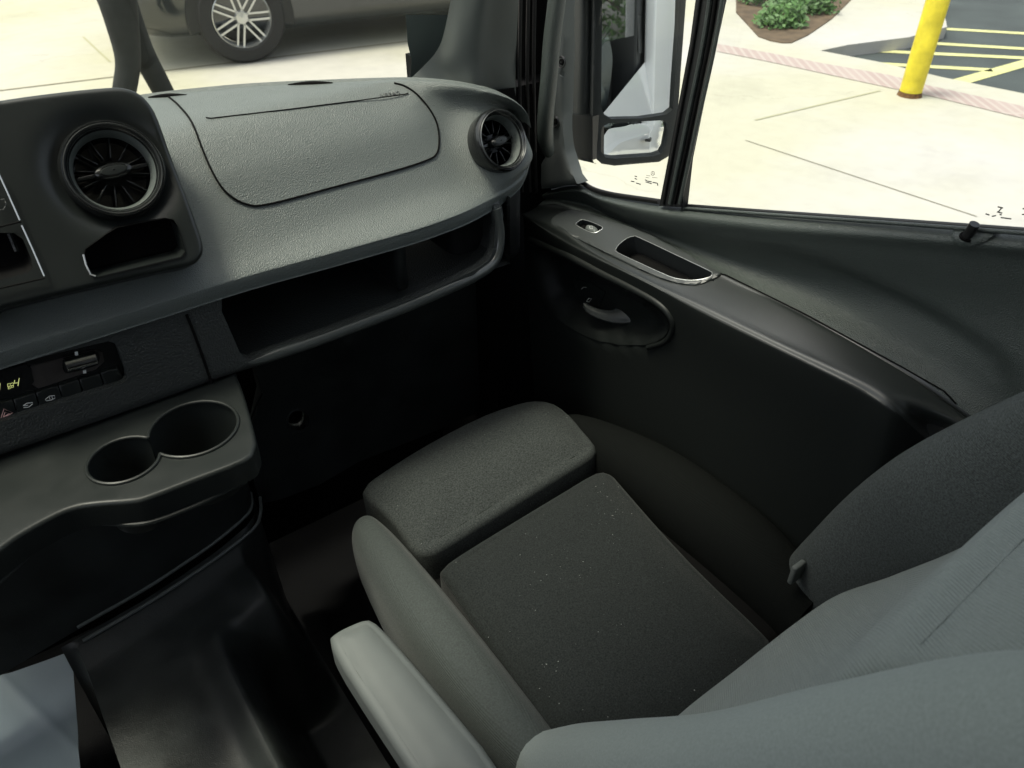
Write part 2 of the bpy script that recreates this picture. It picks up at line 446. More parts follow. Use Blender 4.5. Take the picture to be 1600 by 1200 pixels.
def concrete_mat():
    m = M_('concrete', (.46, .43, .33), .85, bump=[('noise', 90, .25, .004)])
    n = m.node_tree; b = n.nodes['Principled BSDF']
    tc = n.nodes['Texture Coordinate'] if 'Texture Coordinate' in n.nodes else n.nodes.new('ShaderNodeTexCoord')
    a = n.nodes.new('ShaderNodeTexNoise'); a.inputs['Scale'].default_value = .45; a.inputs['Detail'].default_value = 4
    c = n.nodes.new('ShaderNodeTexNoise'); c.inputs['Scale'].default_value = 9; c.inputs['Detail'].default_value = 6
    n.links.new(tc.outputs['Object'], a.inputs['Vector']); n.links.new(tc.outputs['Object'], c.inputs['Vector'])
    r = n.nodes.new('ShaderNodeValToRGB'); r.color_ramp.elements[0].position = .38; r.color_ramp.elements[1].position = .62
    r.color_ramp.elements[0].color = (.415, .40, .30, 1); r.color_ramp.elements[1].color = (.43, .415, .38, 1)
    n.links.new(a.outputs[0], r.inputs[0])
    mr = n.nodes.new('ShaderNodeMapRange'); mr.inputs[3].default_value = .92; mr.inputs[4].default_value = 1.08
    n.links.new(c.outputs[0], mr.inputs[0])
    st = n.nodes.new('ShaderNodeTexNoise'); st.inputs['Scale'].default_value = 1.6; st.inputs['Detail'].default_value = 8; st.inputs['Roughness'].default_value = .65
    n.links.new(tc.outputs['Object'], st.inputs['Vector'])
    s2 = n.nodes.new('ShaderNodeMapRange'); s2.inputs[1].default_value = .52; s2.inputs[2].default_value = .75; s2.inputs[3].default_value = 1; s2.inputs[4].default_value = .88
    n.links.new(st.outputs[0], s2.inputs[0])
    vo = n.nodes.new('ShaderNodeTexVoronoi'); vo.feature = 'DISTANCE_TO_EDGE'; vo.inputs['Scale'].default_value = .22
    dn = n.nodes.new('ShaderNodeTexNoise'); dn.inputs['Scale'].default_value = 2.0; dn.inputs['Detail'].default_value = 6
    vm = n.nodes.new('ShaderNodeVectorMath'); vm.operation = 'MULTIPLY_ADD'; vm.inputs[1].default_value = (.8, .8, .8)
    n.links.new(tc.outputs['Object'], dn.inputs['Vector']); n.links.new(dn.outputs['Color'], vm.inputs[0]); n.links.new(tc.outputs['Object'], vm.inputs[2])
    n.links.new(vm.outputs[0], vo.inputs['Vector'])
    ck = n.nodes.new('ShaderNodeMapRange'); ck.inputs[1].default_value = 0; ck.inputs[2].default_value = .0025; ck.inputs[3].default_value = .88; ck.inputs[4].default_value = 1
    n.links.new(vo.outputs['Distance'], ck.inputs[0])
    m1 = n.nodes.new('ShaderNodeMath'); m1.operation = 'MULTIPLY'; n.links.new(mr.outputs[0], m1.inputs[0]); n.links.new(s2.outputs[0], m1.inputs[1])
    m2 = n.nodes.new('ShaderNodeMath'); m2.operation = 'MULTIPLY'; n.links.new(m1.outputs[0], m2.inputs[0]); n.links.new(ck.outputs[0], m2.inputs[1])
    cc = n.nodes.new('ShaderNodeVectorMath'); cc.operation = 'SCALE'
    n.links.new(r.outputs[0], cc.inputs[0]); n.links.new(m2.outputs[0], cc.inputs['Scale'])
    n.links.new(cc.outputs[0], b.inputs['Base Color']); return m
m_conc = concrete_mat()
def brick_mat():
    m = M_('brick_strip', (.42, .33, .28), .85); n = m.node_tree; b = n.nodes['Principled BSDF']
    uv = n.nodes.new('ShaderNodeTexCoord'); t = n.nodes.new('ShaderNodeTexBrick')
    mp = n.nodes.new('ShaderNodeMapping'); mp.inputs['Rotation'].default_value = (0, 0, R_(38))
    t.inputs['Color1'].default_value = (.37, .30, .265, 1); t.inputs['Color2'].default_value = (.34, .265, .235, 1)
    t.inputs['Mortar'].default_value = (.40, .345, .30, 1); t.inputs['Scale'].default_value = 1
    t.inputs['Brick Width'].default_value = .07; t.inputs['Row Height'].default_value = 3.0; t.inputs['Mortar Size'].default_value = .014
    t.offset = 0
    n.links.new(uv.outputs['Object'], mp.inputs['Vector']); n.links.new(mp.outputs[0], t.inputs['Vector']); n.links.new(t.outputs[0], b.inputs['Base Color'])
    return m
m_brick = brick_mat()

# ================================================================== SETTING OUTSIDE
def poly(name, pts, z0, mat, thick=0, parent=None):
    vs = [Vector((p[0], p[1], z0)) for p in pts]; n = len(vs); fs = [tuple(range(n))]
    if thick:
        vs += [v-Vector((0, 0, thick)) for v in vs]
        fs += [(i, (i+1) % n, n+(i+1) % n, n+i) for i in range(n)]
    return mesh(name, vs, fs, mat, parent, smooth=False)
LZ = GZ-.11
tag(mesh('ground', [(-150, -150, LZ-.03), (150, -150, LZ-.03), (150, 200, LZ-.03), (-150, 200, LZ-.03)], [(0, 1, 2, 3)], m_grass), kind='structure')
def g2(px, py, z=GZ): v = aZ(px, py, z); return (v.x, v.y)
# asphalt lot beyond the kerb
tag(mesh('road', [(-60, -60, LZ), (60, -60, LZ), (60, 60, LZ), (-60, 60, LZ)], [(0, 1, 2, 3)], m_asph), kind='structure')
# concrete slab (top at GZ), its kerb edge traced from the photo
edge = [g2(1750, 176), g2(1600, 146), g2(1470, 120), g2(1375, 97), g2(1282, 79), g2(1325, 70), g2(1420, 58), g2(1480, 42)]
slab = [(9.0, -25)]+edge+[(30, 18), (30, 40), (-30, 40), (-30, -25)]
tag(poly('pavement', slab, GZ, m_conc, thick=.11), kind='structure')
def ground_strip(name, a, b, w, mat, z=GZ+.004, kind=None, parent=None):
    a = Vector((*a, z)); b = Vector((*b, z)); d = (b-a).normalized(); s = Vector((-d.y, d.x, 0))*w/2
    return mesh(name, [a-s, b-s, b+s, a+s], [(0, 1, 2, 3)], mat, parent, smooth=False)
bs = [(1120, 68), (1200, 82), (1282, 98), (1390, 117), (1450, 133), (1600, 166), (1750, 199)]
bl = [(1120, 80), (1200, 96), (1275, 112), (1385, 136), (1450, 149), (1600, 185), (1750, 222)]
vs = [aZ(*p, GZ+.004) for p in bs]+[aZ(*p, GZ+.004) for p in bl]
tag(mesh('brick_path', vs, [(i, i+1, 8+i, 7+i) for i in range(6)], m_brick, smooth=False), kind='structure')
m_joint = M_('joint', (.35, .34, .22), .9)
m_joint2 = M_('joint_dark', (.19, .175, .12), .9)
js = []
def joint(a, b, w, m, ext=0):
    A, B = Vector(g2(*a)), Vector(g2(*b)); d = (B-A)*ext
    js.append(ground_strip('joint', tuple(A-d), tuple(B+d), w, m))
    js[-1].name = 'pavement_joint'; tag(js[-1], kind='structure')
joint((1180, 188), (1375, 142), .02, m_joint)
joint((1190, 228), (1490, 327), .008, m_joint2, .1)
joint((0, 142), (620, 67), .022, m_joint2, .25)
joint((130, 58), (172, 97), .02, m_joint)
# parking lines on the asphalt
def pline(a, b, w, lab):
    A, B = g2(*a, LZ), g2(*b, LZ)
    o = ground_strip('parking_line', A, B, w, m_line, z=LZ+.004); tag(o, kind='structure')
pline((1307, 77), (1640, 93), .10, '')
pline((1420, 66), (1640, 79), .10, '')
pline((1370, 100), (1550, 110), .10, '')
pline((1500, 128), (1640, 88), .14, '')
pline((1380, 40), (1640, 55), .10, '')
# planting bed at the top, between window bar and bollard
tag(poly('planting_bed', [g2(1150, 20), g2(1185, 58), g2(1205, 65), g2(1222, 68), g2(1236, 68), g2(1262, 56), g2(1300, 30), g2(1340, -10), g2(1380, -60), g2(1150, -60)], GZ+.01, m_soil, thick=.1), 
    'brown bark planting bed beyond the pavement', 'planting bed')

# bollard
bb = aZ(1421, 149, GZ)
bo = thing('bollard', bb, 'yellow painted steel bollard on the pavement outside the door window', 'bollard')
lathe('post', [(.001, 1.02), (.04, 1.01), (.072, .98), (.083, .94), (.083, .035), (.083, 0)], Matrix.Translation(bb), m_yellow, bo, seg=32)
lathe('rusty_base', [(.0845, .035), (.086, .02), (.092, .004), (.094, 0)], Matrix.Translation(bb), m_rust, bo, seg=32)

# ------------------------------------------------------------------ vehicles outside
def wheel(parent, c, r, axis, w=.24, spokes=7):
    """tyre part with rim sub-part; axis = outward unit vector"""
    M = frame(c, axis)
    t = lathe('wheel', [(r*.66, 0), (r*.70, .012), (r*.93, .008), (r, -.03), (r, -w+.03), (r*.9, -w), (r*.6, -w)], M, m_tyre, parent, seg=48)
    ps = [lathe('a', [(r*.67, -.002), (r*.64, .004), (r*.6, -.03), (r*.6, -w*.6)], M, m_rim, None, seg=48),
          lathe('b', [(.001, -.0), (r*.13, -.005), (r*.16, -.03)], M, m_rim, None, seg=24)]
    for k in range(spokes):
        an = 2*math.pi*k/spokes
        Mk = M @ Matrix.Rotation(an, 4, 'Z')
        for s in (-1, 1):
            ps.append(box('s', (r*.1, s*r*.07-r*.022, -.045), (r*.63, s*r*.07+r*.022, -.012), m_rim, None, M=Mk))
    joined('rim', ps, m_rim, t)
    lathe('brake_disc', [(.001, -.1), (r*.55, -.1)], M, m_dark, t, seg=24)
    return t
def suv(name, base, yaw, label, L=4.7, H=1.72, Wd=1.9, group=None):
    """body lofted from side-profile stations; local x = length, y = width"""
    MT = Matrix.Translation(base) @ Matrix.Rotation(yaw, 4, 'Z')
    o = thing(name, base, label, 'car', group)
    hw = Wd/2; r = .37
    st = [(-L/2, .45, .72), (-L/2+.06, .28, .88), (-L/2+.35, .24, 1.0), (-1.25, .22, 1.06), (-.9, .22, 1.1), (0, .22, 1.12), (1.0, .22, 1.12), (L/2-.35, .22, 1.1), (L/2-.05, .35, 1.02), (L/2, .45, .9)]
    rows = []
    for x, zb, zt in st:
        k = hw*(1-.12*max(0, (abs(x)-1.7)/.65)**2)
        pr = [(-k*.9, zb), (-k, zb+.12), (-k, (zb+zt)/2), (-k*.97, zt-.08), (-k*.86, zt), (0, zt+.03), (k*.86, zt), (k*.97, zt-.08), (k, (zb+zt)/2), (k, zb+.12), (k*.9, zb), (0, zb), (-k*.9, zb)]
        rows.append([MT @ Vector((x, a, b)) for a, b in pr])
    # wheel arches are dark recess discs set into the body sides
    nr = len(rows[0]); v = [p for rr in rows for p in rr]; f = [(i*nr+j, i*nr+j+1, (i+1)*nr+j+1, (i+1)*nr+j) for i in range(len(rows)-1) for j in range(nr-1)]
    f += [tuple(range(nr-1)), tuple((len(rows)-1)*nr+j for j in range(nr-1))]
    body = mesh('body', v, f, m_car, o, angle=50)
    md = body.modifiers.new('b', 'BEVEL'); md.width = .03; md.segments = 2; md.limit_method = 'ANGLE'
    cab = [(-.95, 1.08, 1.10), (-.35, 1.1, 1.60), (.3, 1.1, H), (1.3, 1.1, H-.03), (1.95, 1.1, 1.62), (2.2, 1.08, 1.12)]
    v, f = [], []
    for x, zb, zt in cab:
        for a, b in ((-hw*.9, zb), (-hw*.74, zt), (0, zt+.02), (hw*.74, zt), (hw*.9, zb)): v.append(MT @ Vector((x, a, b)))
    for i in range(len(cab)-1):
        for j in range(4): f.append((i*5+j, i*5+j+1, i*5+6+j, i*5+5+j))
    mesh('greenhouse', v, f, m_carglass, o, angle=30)
    v, f = [], []
    for x, z in ((-.33, 1.615), (.3, H+.01), (1.3, H-.02), (1.93, 1.635)):
        for a in (-hw*.76, 0, hw*.76): v.append(MT @ Vector((x, a, z+(.022 if a == 0 else 0))))
    for i in range(3):
        for j in range(2): f.append((i*3+j, i*3+j+1, i*3+4+j, i*3+3+j))
    mesh('roof', v, f, m_car, o)
    for sx in (-1.42, 1.42):
        for sy in (-1, 1):
            c = MT @ Vector((sx, sy*(hw+.012), r)); ax = (MT.to_3x3() @ Vector((0, sy, 0)))
            wa = lathe('wheel_arch', [(r*.7, -.004), (r+.07, -.004), (r+.08, -.03)], frame(c, ax), m_dark, o, seg=60)
            bm = bmesh.new(); bm.from_mesh(wa.data)
            bmesh.ops.delete(bm, geom=[f for f in bm.faces if f.calc_center_median().z < base[2]+r*.8], context='FACES'); bm.to_mesh(wa.data); bm.free()
            wheel(o, c+ax*.008, r, ax)
    for sy in (-1, 1):
        c = MT @ Vector((-L/2+.12, sy*hw*.72, .82))
        box('headlight', (-.09, -.2, -.06), (.05, .2, .06), m_rim, o, bev=.03, M=Matrix.Translation(c) @ Matrix.Rotation(yaw+sy*.25, 4, 'Z'))
    box('grille', (-L/2-.012, -.55, .52), (-L/2+.05, .55, .8), m_dark, o, bev=.01, M=MT)
    return o
wb = aZ(392, 99, GZ)                       # where the near front tyre touches the ground
dx = Vector(g2(620, 67))-Vector(g2(0, 142)); ya = math.atan2(dx.y, dx.x)
ux = Vector((math.cos(ya), math.sin(ya), 0)); uy = Vector((-ux.y, ux.x, 0))
suv('parked_car', wb + ux*1.42 + uy*(.95+.02), ya, 'dark car with alloy wheels parked ahead of the windscreen')

# person walking past, only the legs in view
def person(base, yaw):
    MT = Matrix.Translation(base) @ Matrix.Rotation(yaw, 4, 'Z')
    J = {'pel': (0, 0, .93), 'chest': (0, 0, 1.28), 'neck': (0, 0, 1.50), 'head': (.02, 0, 1.63), 'top': (.02, 0, 1.76),
         'hipL': (.02, .09, .88), 'kneeL': (.09, .07, .48), 'ankL': (.19, .07, .09), 'toeL': (.28, .08, .05),
         'hipR': (-.02, -.09, .88), 'kneeR': (-.05, -.06, .47), 'ankR': (-.22, -.07, .13), 'toeR': (-.06, -.08, .05),
         'shL': (0, .19, 1.44), 'elL': (-.08, .24, 1.16), 'haL': (.06, .24, .92), 'shR': (0, -.19, 1.44), 'elR': (.02, -.24, 1.15), 'haR': (.22, -.22, 1.0)}
    Rd = {'pel': .16, 'chest': .17, 'neck': .06, 'head': .095, 'top': .06, 'hipL': .13, 'kneeL': .085, 'ankL': .08, 'toeL': .04,
          'hipR': .13, 'kneeR': .085, 'ankR': .08, 'toeR': .04, 'shL': .06, 'elL': .045, 'haL': .035, 'shR': .06, 'elR': .045, 'haR': .035}
    E = [('pel', 'chest'), ('chest', 'neck'), ('neck', 'head'), ('head', 'top'), ('pel', 'hipL'), ('hipL', 'kneeL'), ('kneeL', 'ankL'), ('ankL', 'toeL'),
         ('pel', 'hipR'), ('hipR', 'kneeR'), ('kneeR', 'ankR'), ('ankR', 'toeR'), ('chest', 'shL'), ('shL', 'elL'), ('elL', 'haL'), ('chest', 'shR'), ('shR', 'elR'), ('elR', 'haR')]
    ks = list(J); me = bpy.data.meshes.new('person')
    me.from_pydata([MT @ Vector(J[k]) for k in ks], [(ks.index(a), ks.index(b)) for a, b in E], [])
    o = bpy.data.objects.new('tmp', me); C.objects.link(o)
    md = o.modifiers.new('s', 'SKIN'); sv = me.skin_vertices[0].data
    for i, k in enumerate(ks): sv[i].radius = (Rd[k], Rd[k]); sv[i].use_root = (k == 'pel')
    o.modifiers.new('u', 'SUBSURF').levels = 2
    dg = bpy.context.evaluated_depsgraph_get(); dg.update()
    m2 = bpy.data.meshes.new_from_object(o.evaluated_get(dg)); bpy.data.objects.remove(o)
    for mm in (m_cloth, m_shirt, m_skin, m_shoe): m2.materials.append(mm)
    for p in m2.polygons:
        p.use_smooth = True; h = p.center.z-base[2]
        p.material_index = 3 if h < .07 else (0 if h < 1.0 else (1 if h < 1.5 else 2))
    o = bpy.data.objects.new('person', m2); C.objects.link(o)
    return tag(o, 'person in dark trousers walking past in front of the windscreen', 'person')
pb = aY(222, 140, 6.05); pb.z = GZ
person(pb, R_(5))

# ================================================================== VAN SHELL
van = thing('van_body', (0, 0, GZ), 'white van body around the cab, its side seen in the door mirror', 'van')
# side panel aft of the door, roof, rear bulkhead, bonnet
box('side_panel', (.90, -4.6, -1.55), (.94, -.30, .7), m_white, van, bev=.01)
box('roof', (-.95, -.8, .46), (.95, .65, .50), m_white, van, bev=.01)
box('headliner', (-.9, -.8, .43), (.86, .62, .455), m_head, van)
box('bulkhead', (-.9, -.85, -1.45), (.89, -.80, .45), m_wall, van)
box('cab_floor', (-.95, -.8, -1.42), (.80, 1.35, -1.38), m_carpet, van)
mesh('bonnet', [(-.8, 1.30, -.46), (.8, 1.30, -.46), (.74, 2.0, -.80), (-.74, 2.0, -.80), (.7, 2.15, -1.2), (-.7, 2.15, -1.2)], [(0, 1, 2, 3), (3, 2, 4, 5)], m_white, van)
box('firewall', (-.95, 1.30, -1.42), (.83, 1.34, -.52), m_black, van)
box('driver_door_blocker', (-.93, -.8, -1.42), (-.89, 1.3, -.30), m_dark, van)  # unseen door, added and built extra tall to keep light out of the cab
box('hinge_pillar', (.745, 1.06, -1.42), (.87, 1.34, -.40), m_black, van)
box('door_sill', (.78, -.8, -1.42), (.90, 1.3, -1.2), m_dark, van)
box('rear_pillar', (.80, -.42, -1.4), (.89, -.2, .44), m_dark, van, bev=.01)

# windscreen
ws = thing('windshield', (0, 1.2, -.42), 'clear windscreen above the dashboard with a grey band at its right edge', 'windscreen')
def wsp(x, t):  # t 0 bottom .. 1 top
    return Vector((x, 1.27-.62*t-.16*(x/.9)**4*(1-t*.3), -.44+.88*t))
rows = [[wsp(-.85+1.60*i/10, t) for i in range(11)] for t in (0, .33, .66, 1)]
wobj, wbvh = loft('glass', rows, m_wglass, ws, nu=2, nv=2)
patch('frit_band', [(633, 20), (636, 66), (642, 90), (640, 135), (690, 150), (740, 60), (735, 20)], onB(wbvh, onY(1.1), .004), m_frit, ws, step=10)

# ================================================================== DASHBOARD
dash = thing('dashboard', (.15, 1.0, -.75), 'dark grey grained dashboard of the van with round vents and open shelf', 'dashboard')
def itp(tab, x):
    if x <= tab[0][0]: return tab[0][1]
    for (a, b), (c, d) in zip(tab, tab[1:]):
        if x <= c: return b+(d-b)*(x-a)/(c-a)
    return tab[-1][1]
FAR = [(-.5, 1.2), (.25, 1.19), (.337, 1.17), (.433, 1.13), (.552, 1.065), (.63, 1.012), (.66, .995), (.708, .985), (.74, .98)]
LIP = [(-.5, .89), (.25, .89), (.40, .879), (.49, .875), (.55, .879), (.584, .885), (.623, .897), (.659, .912), (.700, .930), (.728, .946)]
VC = aY(778, 220, .957)                    # right vent centre
def dcol(X):
    s = max(0, min(1, (X-.56)/.168)); q = 1-math.sqrt(max(0, 1-s**2.4))
    q2 = 1-math.sqrt(max(0, 1-s**6)); zt = -.345-.075*q; lz = .035*q2
    yf = itp(FAR, X); yl = itp(LIP, X)
    yb = min(1.035, yf-.03)
    s2 = .06*q
    return [(X, yf+.05, zt-.14), (X, yf+.006, zt-.012), (X, yf-.01, zt-.002), (X, (yf+yb)/2, zt), (X, yb, zt-.004),
            (X, .985-s2*.1+.01*q, -.385-.03*q), (X, .95+.015*q, -.43-.01*q), (X, .918+.03*q, -.468+lz*.3), (X, yl+.004, -.488+lz*.8), (X, yl, -.494+lz), (X, yl+.001, -.509+lz), (X, yl+.006, -.512+lz), (X, yl+.06, -.512+lz), (X, 1.06, -.5)]
XS = [-.5, -.2, 0, .15, .25, .35, .42, .48, .53, .57, .60, .625, .65, .67, .69, .70, .71, .718, .724, .728]
cols = [dcol(x) for x in XS]
rows = [[c[j] for c in cols] for j in range(len(cols[0]))]
def pod(p):
    # raised collar round the outer vent and a soft valley left of it
    d = math.hypot(p.x-VC.x, (p.z-VC.z)*.95)
    if p.z < -.36 and p.y < 1.0:
        k = math.exp(-(d/.062)**4)*.020
        v = math.exp(-((p.x-(VC.x-.085))/.032)**2)*.006*max(0, 1-abs(p.z+.41)/.09)
        p = p+Vector((0, -k+v, .3*k))
    return p
pad, padB = loft('dash_pad', rows, m_dash, dash, nu=5, nv=5, fn=pod, angle=60)
onpad = onB(padB, onY(.95), .0006)
box('end_cap', (.60, .97, -.66), (.742, 1.3, -.44), m_dark, dash, bev=.02)

# airbag door: a panel on the pad with its seam
ab = [(264, 152), (280, 166), (300, 192), (318, 238), (335, 275), (355, 302), (385, 319), (420, 319), (520, 293), (620, 266), (668, 250), (682, 240), (686, 222), (683, 195), (672, 172), (652, 148), (633, 135), (616, 130)]
absm = [(p.x, p.y) for p in cr([Vector((a, b, 0)) for a, b in ab], 5)]
cov = patch('airbag_cover', absm+[(520, 134), (400, 140), (330, 146)], onB(padB, onY(.95), .0009), m_dash, dash, step=9)
strip('seam', absm, onpad, .0026, m_black, cov, off=.001)
strip('crease', [(322, 185), (330, 186), (450, 172), (560, 158), (632, 148), (638, 146)], onB(padB, onY(.95), .0012), .0016, m_black, cov, off=.001)
# defroster slots at the windscreen edge
for a, b in (((232, 153), (292, 149)), ((450, 133), (520, 130))):
    P, Q = onpad(*a), onpad(*b)
    tube('defroster_slot', [onpad(a[0]+(b[0]-a[0])*k/6, a[1]+(b[1]-a[1])*k/6) for k in range(7)], lambda t: .0008+.0030*math.sin(math.pi*t), m_black, dash, seg=8, n=2)
# embossed word on the airbag cover
p = onpad(609, 149); p2 = onpad(625, 146.5); p3 = onpad(609, 142)
xa = (p2-p).normalized(); nn = (p3-p).normalized(); nn = xa.cross(nn).normalized()
Mt = Matrix((xa, nn.cross(xa), nn)).transposed().to_4x4(); Mt.translation = p+nn*.001
text('embossed_word', 'AIRBAG', Mt, .009, m_trim, cov)

# centre panel
PP = (0, .88, -.439); PN = Vector((0, -.869, .495)).normalized()
onpan = onP(PP, PN)
po = [(-90, 182), (0, 165), (100, 151), (170, 144), (196, 145), (214, 152), (228, 166), (240, 188), (262, 245), (286, 312), (303, 360), (310, 385), (306, 399), (290, 408), (230, 420), (100, 450), (0, 474), (-90, 496)]
pk = [(131, 400), (133, 388), (150, 376), (165, 365), (182, 355), (215, 348), (258, 340), (270, 342), (277, 352), (284, 375), (289, 393), (282, 401), (220, 416), (152, 432), (142, 430), (136, 416)]
prt = [(-90, 382), (0, 364), (22, 364), (36, 374), (48, 402), (51, 418), (44, 426), (0, 438), (-90, 458)]
VL = onpan(178, 265)
ML = frame(VL, PN)
vh = []
for k in range(40):
    an = 2*math.pi*k/40; w = VL+(ML.to_3x3() @ Vector((math.cos(an), math.sin(an), 0)))*.0475
    q = w-Vector((0, 0, 0)); c = FPX/q.dot(F); vh.append((800+q.dot(Rt)*c, 600-q.dot(Up)*c))
def dish(p):   # surface sinks around the vent
    d = (p-VL).length; return p-PN*.012*math.exp(-((d-.045)/.02)**2)*(1 if d > .03 else 0)
pan = patch('centre_panel', rnd(po, 3), onpan, m_satin, dash, step=7, holes=[pk, prt, vh], holeskirt=(0, .03, -.005), fn=dish, up=PN, rr=.006, down=.07)
def backing(name, ol, surf, dy, parent, mat=m_black):
    return patch(name, ol, lambda a, b: surf(a, b)+Vector((0, dy, 0)), mat, parent, step=20)
pkt = patch('pocket', pk, lambda a, b: onpan(a, b)+Vector((0, .04, -.008)), m_black, pan, step=20, skirt=(0, -.042, .008))
strip('pocket_trim', [(130, 398), (134, 414), (141, 429), (149, 432)], lambda a, b: onpan(a, b)+PN*.003, .002, m_silver, pan)
prt_o = patch('port_recess', prt, lambda a, b: onpan(a, b)+Vector((0, .03, 0)), m_black, pan, step=20, skirt=(0, -.03, 0))
strip('port_slot', [(20, 376), (26, 390), (32, 404)], lambda a, b: onpan(a, b)+Vector((0, .02, 0)), .005, m_trim, pan)
# module edges: bright bevel lines and split lines at the panel's left
for pts in ([(-2, 272), (10, 298), (31, 345)], [(34, 353), (50, 388), (69, 432)]):
    strip('module_edge', pts, lambda a, b: onpan(a, b)+PN*.0042, .0016, m_silver, pan)
for pts in ([(-80, 372), (0, 355), (33, 347)], [(-80, 470), (0, 451), (70, 435)]):
    strip('module_gap', pts, lambda a, b: onpan(a, b)+PN*.0036, .002, m_black, pan)
strip('module_button', [(-6, 330), (6, 328), (10, 320), (7, 312), (-6, 314)], lambda a, b: onpan(a, b)+PN*.004, .001, m_trim, pan)

def proj_(w): c = FPX/w.dot(F); return (800+w.dot(Rt)*c, 600-w.dot(Up)*c)
def cutm(o, pl_):
    bm = bmesh.new(); bm.from_mesh(o.data)
    bmesh.ops.delete(bm, geom=[f for f in bm.faces if inside(Vector(proj_(f.calc_center_median())), pl_)], context='FACES'); bm.to_mesh(o.data); bm.free()
def vent(c, n, r, up, label, cutpad=None):
    M = frame(c, n, up)
    if cutpad: cutm(cutpad, [proj_(M @ Vector((r*.93*math.cos(a*.26), r*.93*math.sin(a*.26), -.004))) for a in range(24)])
    v = lathe('air_vent', [(r*.80, .0), (r*.84, .006), (r*.90, .010), (r*.97, .011), (r*1.02, .007), (r*1.035, .001), (r*1.0, -.012), (r*.96, -.02)], M, m_gloss, dash)
    v['label'] = label
    lathe('ring', [(r*.905, .0112), (r*.925, .0128), (r*.945, .0112)], M, m_ringm, v)
    lathe('duct', [(r*.80, .001), (r*.78, -.012), (r*.70, -.03), (.001, -.034)], M, m_gloss, v)
    lathe('inner_ring', [(r*.86, .0075), (r*.80, .001), (r*.77, -.004), (r*.74, -.012)], M, m_dash, v)
    for k in range(12):
        an = 2*math.pi*(k+.5)/12
        Mk = M @ Matrix.Rotation(an, 4, 'Z')
        box('vane', (r*.30, -.0008, -.024), (r*.72, .0008, -.010), m_gloss, v, bev=.0004, seg=1, M=Mk)
    box('spindle', (-r*.72, -.0022, -.012), (r*.72, .0022, -.006), m_gloss, v, bev=.001, M=M)
    kb = lathe('knob', [(.001, .003), (r*.20, .003), (r*.25, .001), (r*.27, -.004), (r*.27, -.014)], M, m_gloss, v, sx=1.45, sy=.62)
    lathe('grip', [(.001, .005), (r*.17, .0047), (r*.19, .003)], M, m_satin, v, sx=1.45, sy=.52)
    return v
vent(VL-PN*.006, PN, .0525, (0, 0, 1), 'round gloss black vent in the centre panel')
vh0 = onpad(778, 222)
vent(vh0+Vector((-.003, -.007, .004)), (.12, -.87, .47), .0445, (0, 0, 1), 'round gloss black vent at the outer end of the dashboard', pad)

# lower trim with climate panel and shelf
def ontrim(a, b, off=0.0):
    d = ray(a, b); lo, hi = .3/d.length, 2.5/d.length
    def g(p): return p.y-(.9+off+(p.z+.53)*.176-max(0, p.x-.35)**2*.30+max(0, p.x-.57)*.35)
    for _ in range(50):
        mi = (lo+hi)/2
        if g(d*mi) > 0: hi = mi
        else: lo = mi
    return d*lo
clim = [(-90, 596), (0, 573), (90, 550), (168, 532), (178, 535), (184, 545), (197, 582), (198, 591), (190, 598), (100, 626), (0, 658), (-90, 687)]
shelf = [(345, 486), (360, 520), (372, 548), (379, 558), (390, 561), (500, 521), (620, 475), (700, 441), (745, 418), (762, 405), (769, 388), (771, 350), (768, 318), (640, 350), (345, 440)]
tro = [(-90, 560), (345, 425), (640, 340), (778, 310), (786, 335), (784, 375), (779, 400), (765, 418), (742, 436), (620, 493), (500, 540), (420, 567), (365, 583), (330, 595), (0, 710), (-90, 742)]
tr = patch('lower_trim', tro, ontrim, m_trim, dash, step=9, holes=[clim, shelf], skirt=(0, .05, 0), holeskirt=(0, .014, 0), bulge=.005, br=.010, up=(0, -1, .3))
strip('trim_seam', [(290, 490), (300, 515), (318, 564), (329, 597)], lambda a, b: ontrim(a, b)+Vector((0, -.0046, .0012)), .0035, m_black, tr)
rail = [(381, 560), (392, 565), (440, 549), (500, 529), (620, 484), (700, 450), (748, 427), (770, 409), (778, 388), (779, 360), (773, 325)]
tube('shelf_rail', [ontrim(a, b)+Vector((0, -.001, 0)) for a, b in rail], lambda t: .002+.0065*min(1, t*5), m_railp, tr, n=5, seg=14)
# shelf bin
shb = thing_bin = mesh('shelf_bin', [(.17, .90, -.612), (.66, .90, -.612), (.66, 1.12, -.612), (.17, 1.12, -.612), (.17, 1.12, -.50), (.66, 1.12, -.50), (.17, .9, -.50), (.66, .9, -.50)],
     [(0, 1, 2, 3), (3, 2, 5, 4), (0, 3, 4, 6), (1, 2, 5, 7)], m_trim, tr, smooth=False)
box('bin_divider', (.47, .92, -.611), (.49, 1.11, -.52), m_satin, tr, bev=.01)
# climate panel
cl = patch('climate_panel', clim, lambda a, b: ontrim(a, b, .010), m_gloss, dash, step=14)
oncl = lambda a, b: ontrim(a, b, .0085)
patch('control_plate', [(48, 572), (150, 547), (160, 551), (163, 565), (150, 577), (60, 607), (48, 600)], oncl, M_('plate_bronze', (.05, .045, .042), .3), cl, step=12, skirt=(0, .003, 0))
patch('display', [(-90, 602), (0, 579), (40, 569), (48, 575), (53, 596), (46, 604), (0, 620), (-90, 648)], lambda a, b: ontrim(a, b, .0075), m_gloss, cl, step=14, skirt=(0, .003, 0))
ond = lambda a, b: ontrim(a, b, .0065)
def glyph(name, lines, surf, w, mat, parent):
    ps = [tube('g', [surf(a, b) for a, b in L], w/2, mat, None, seg=5, n=1) for L in lines]
    return joined(name, ps, mat, parent)
glyph('digit', [[(23, 594), (22, 599), (28, 598)], [(30, 591), (28, 603)]], ond, .0006, m_disp, cl)
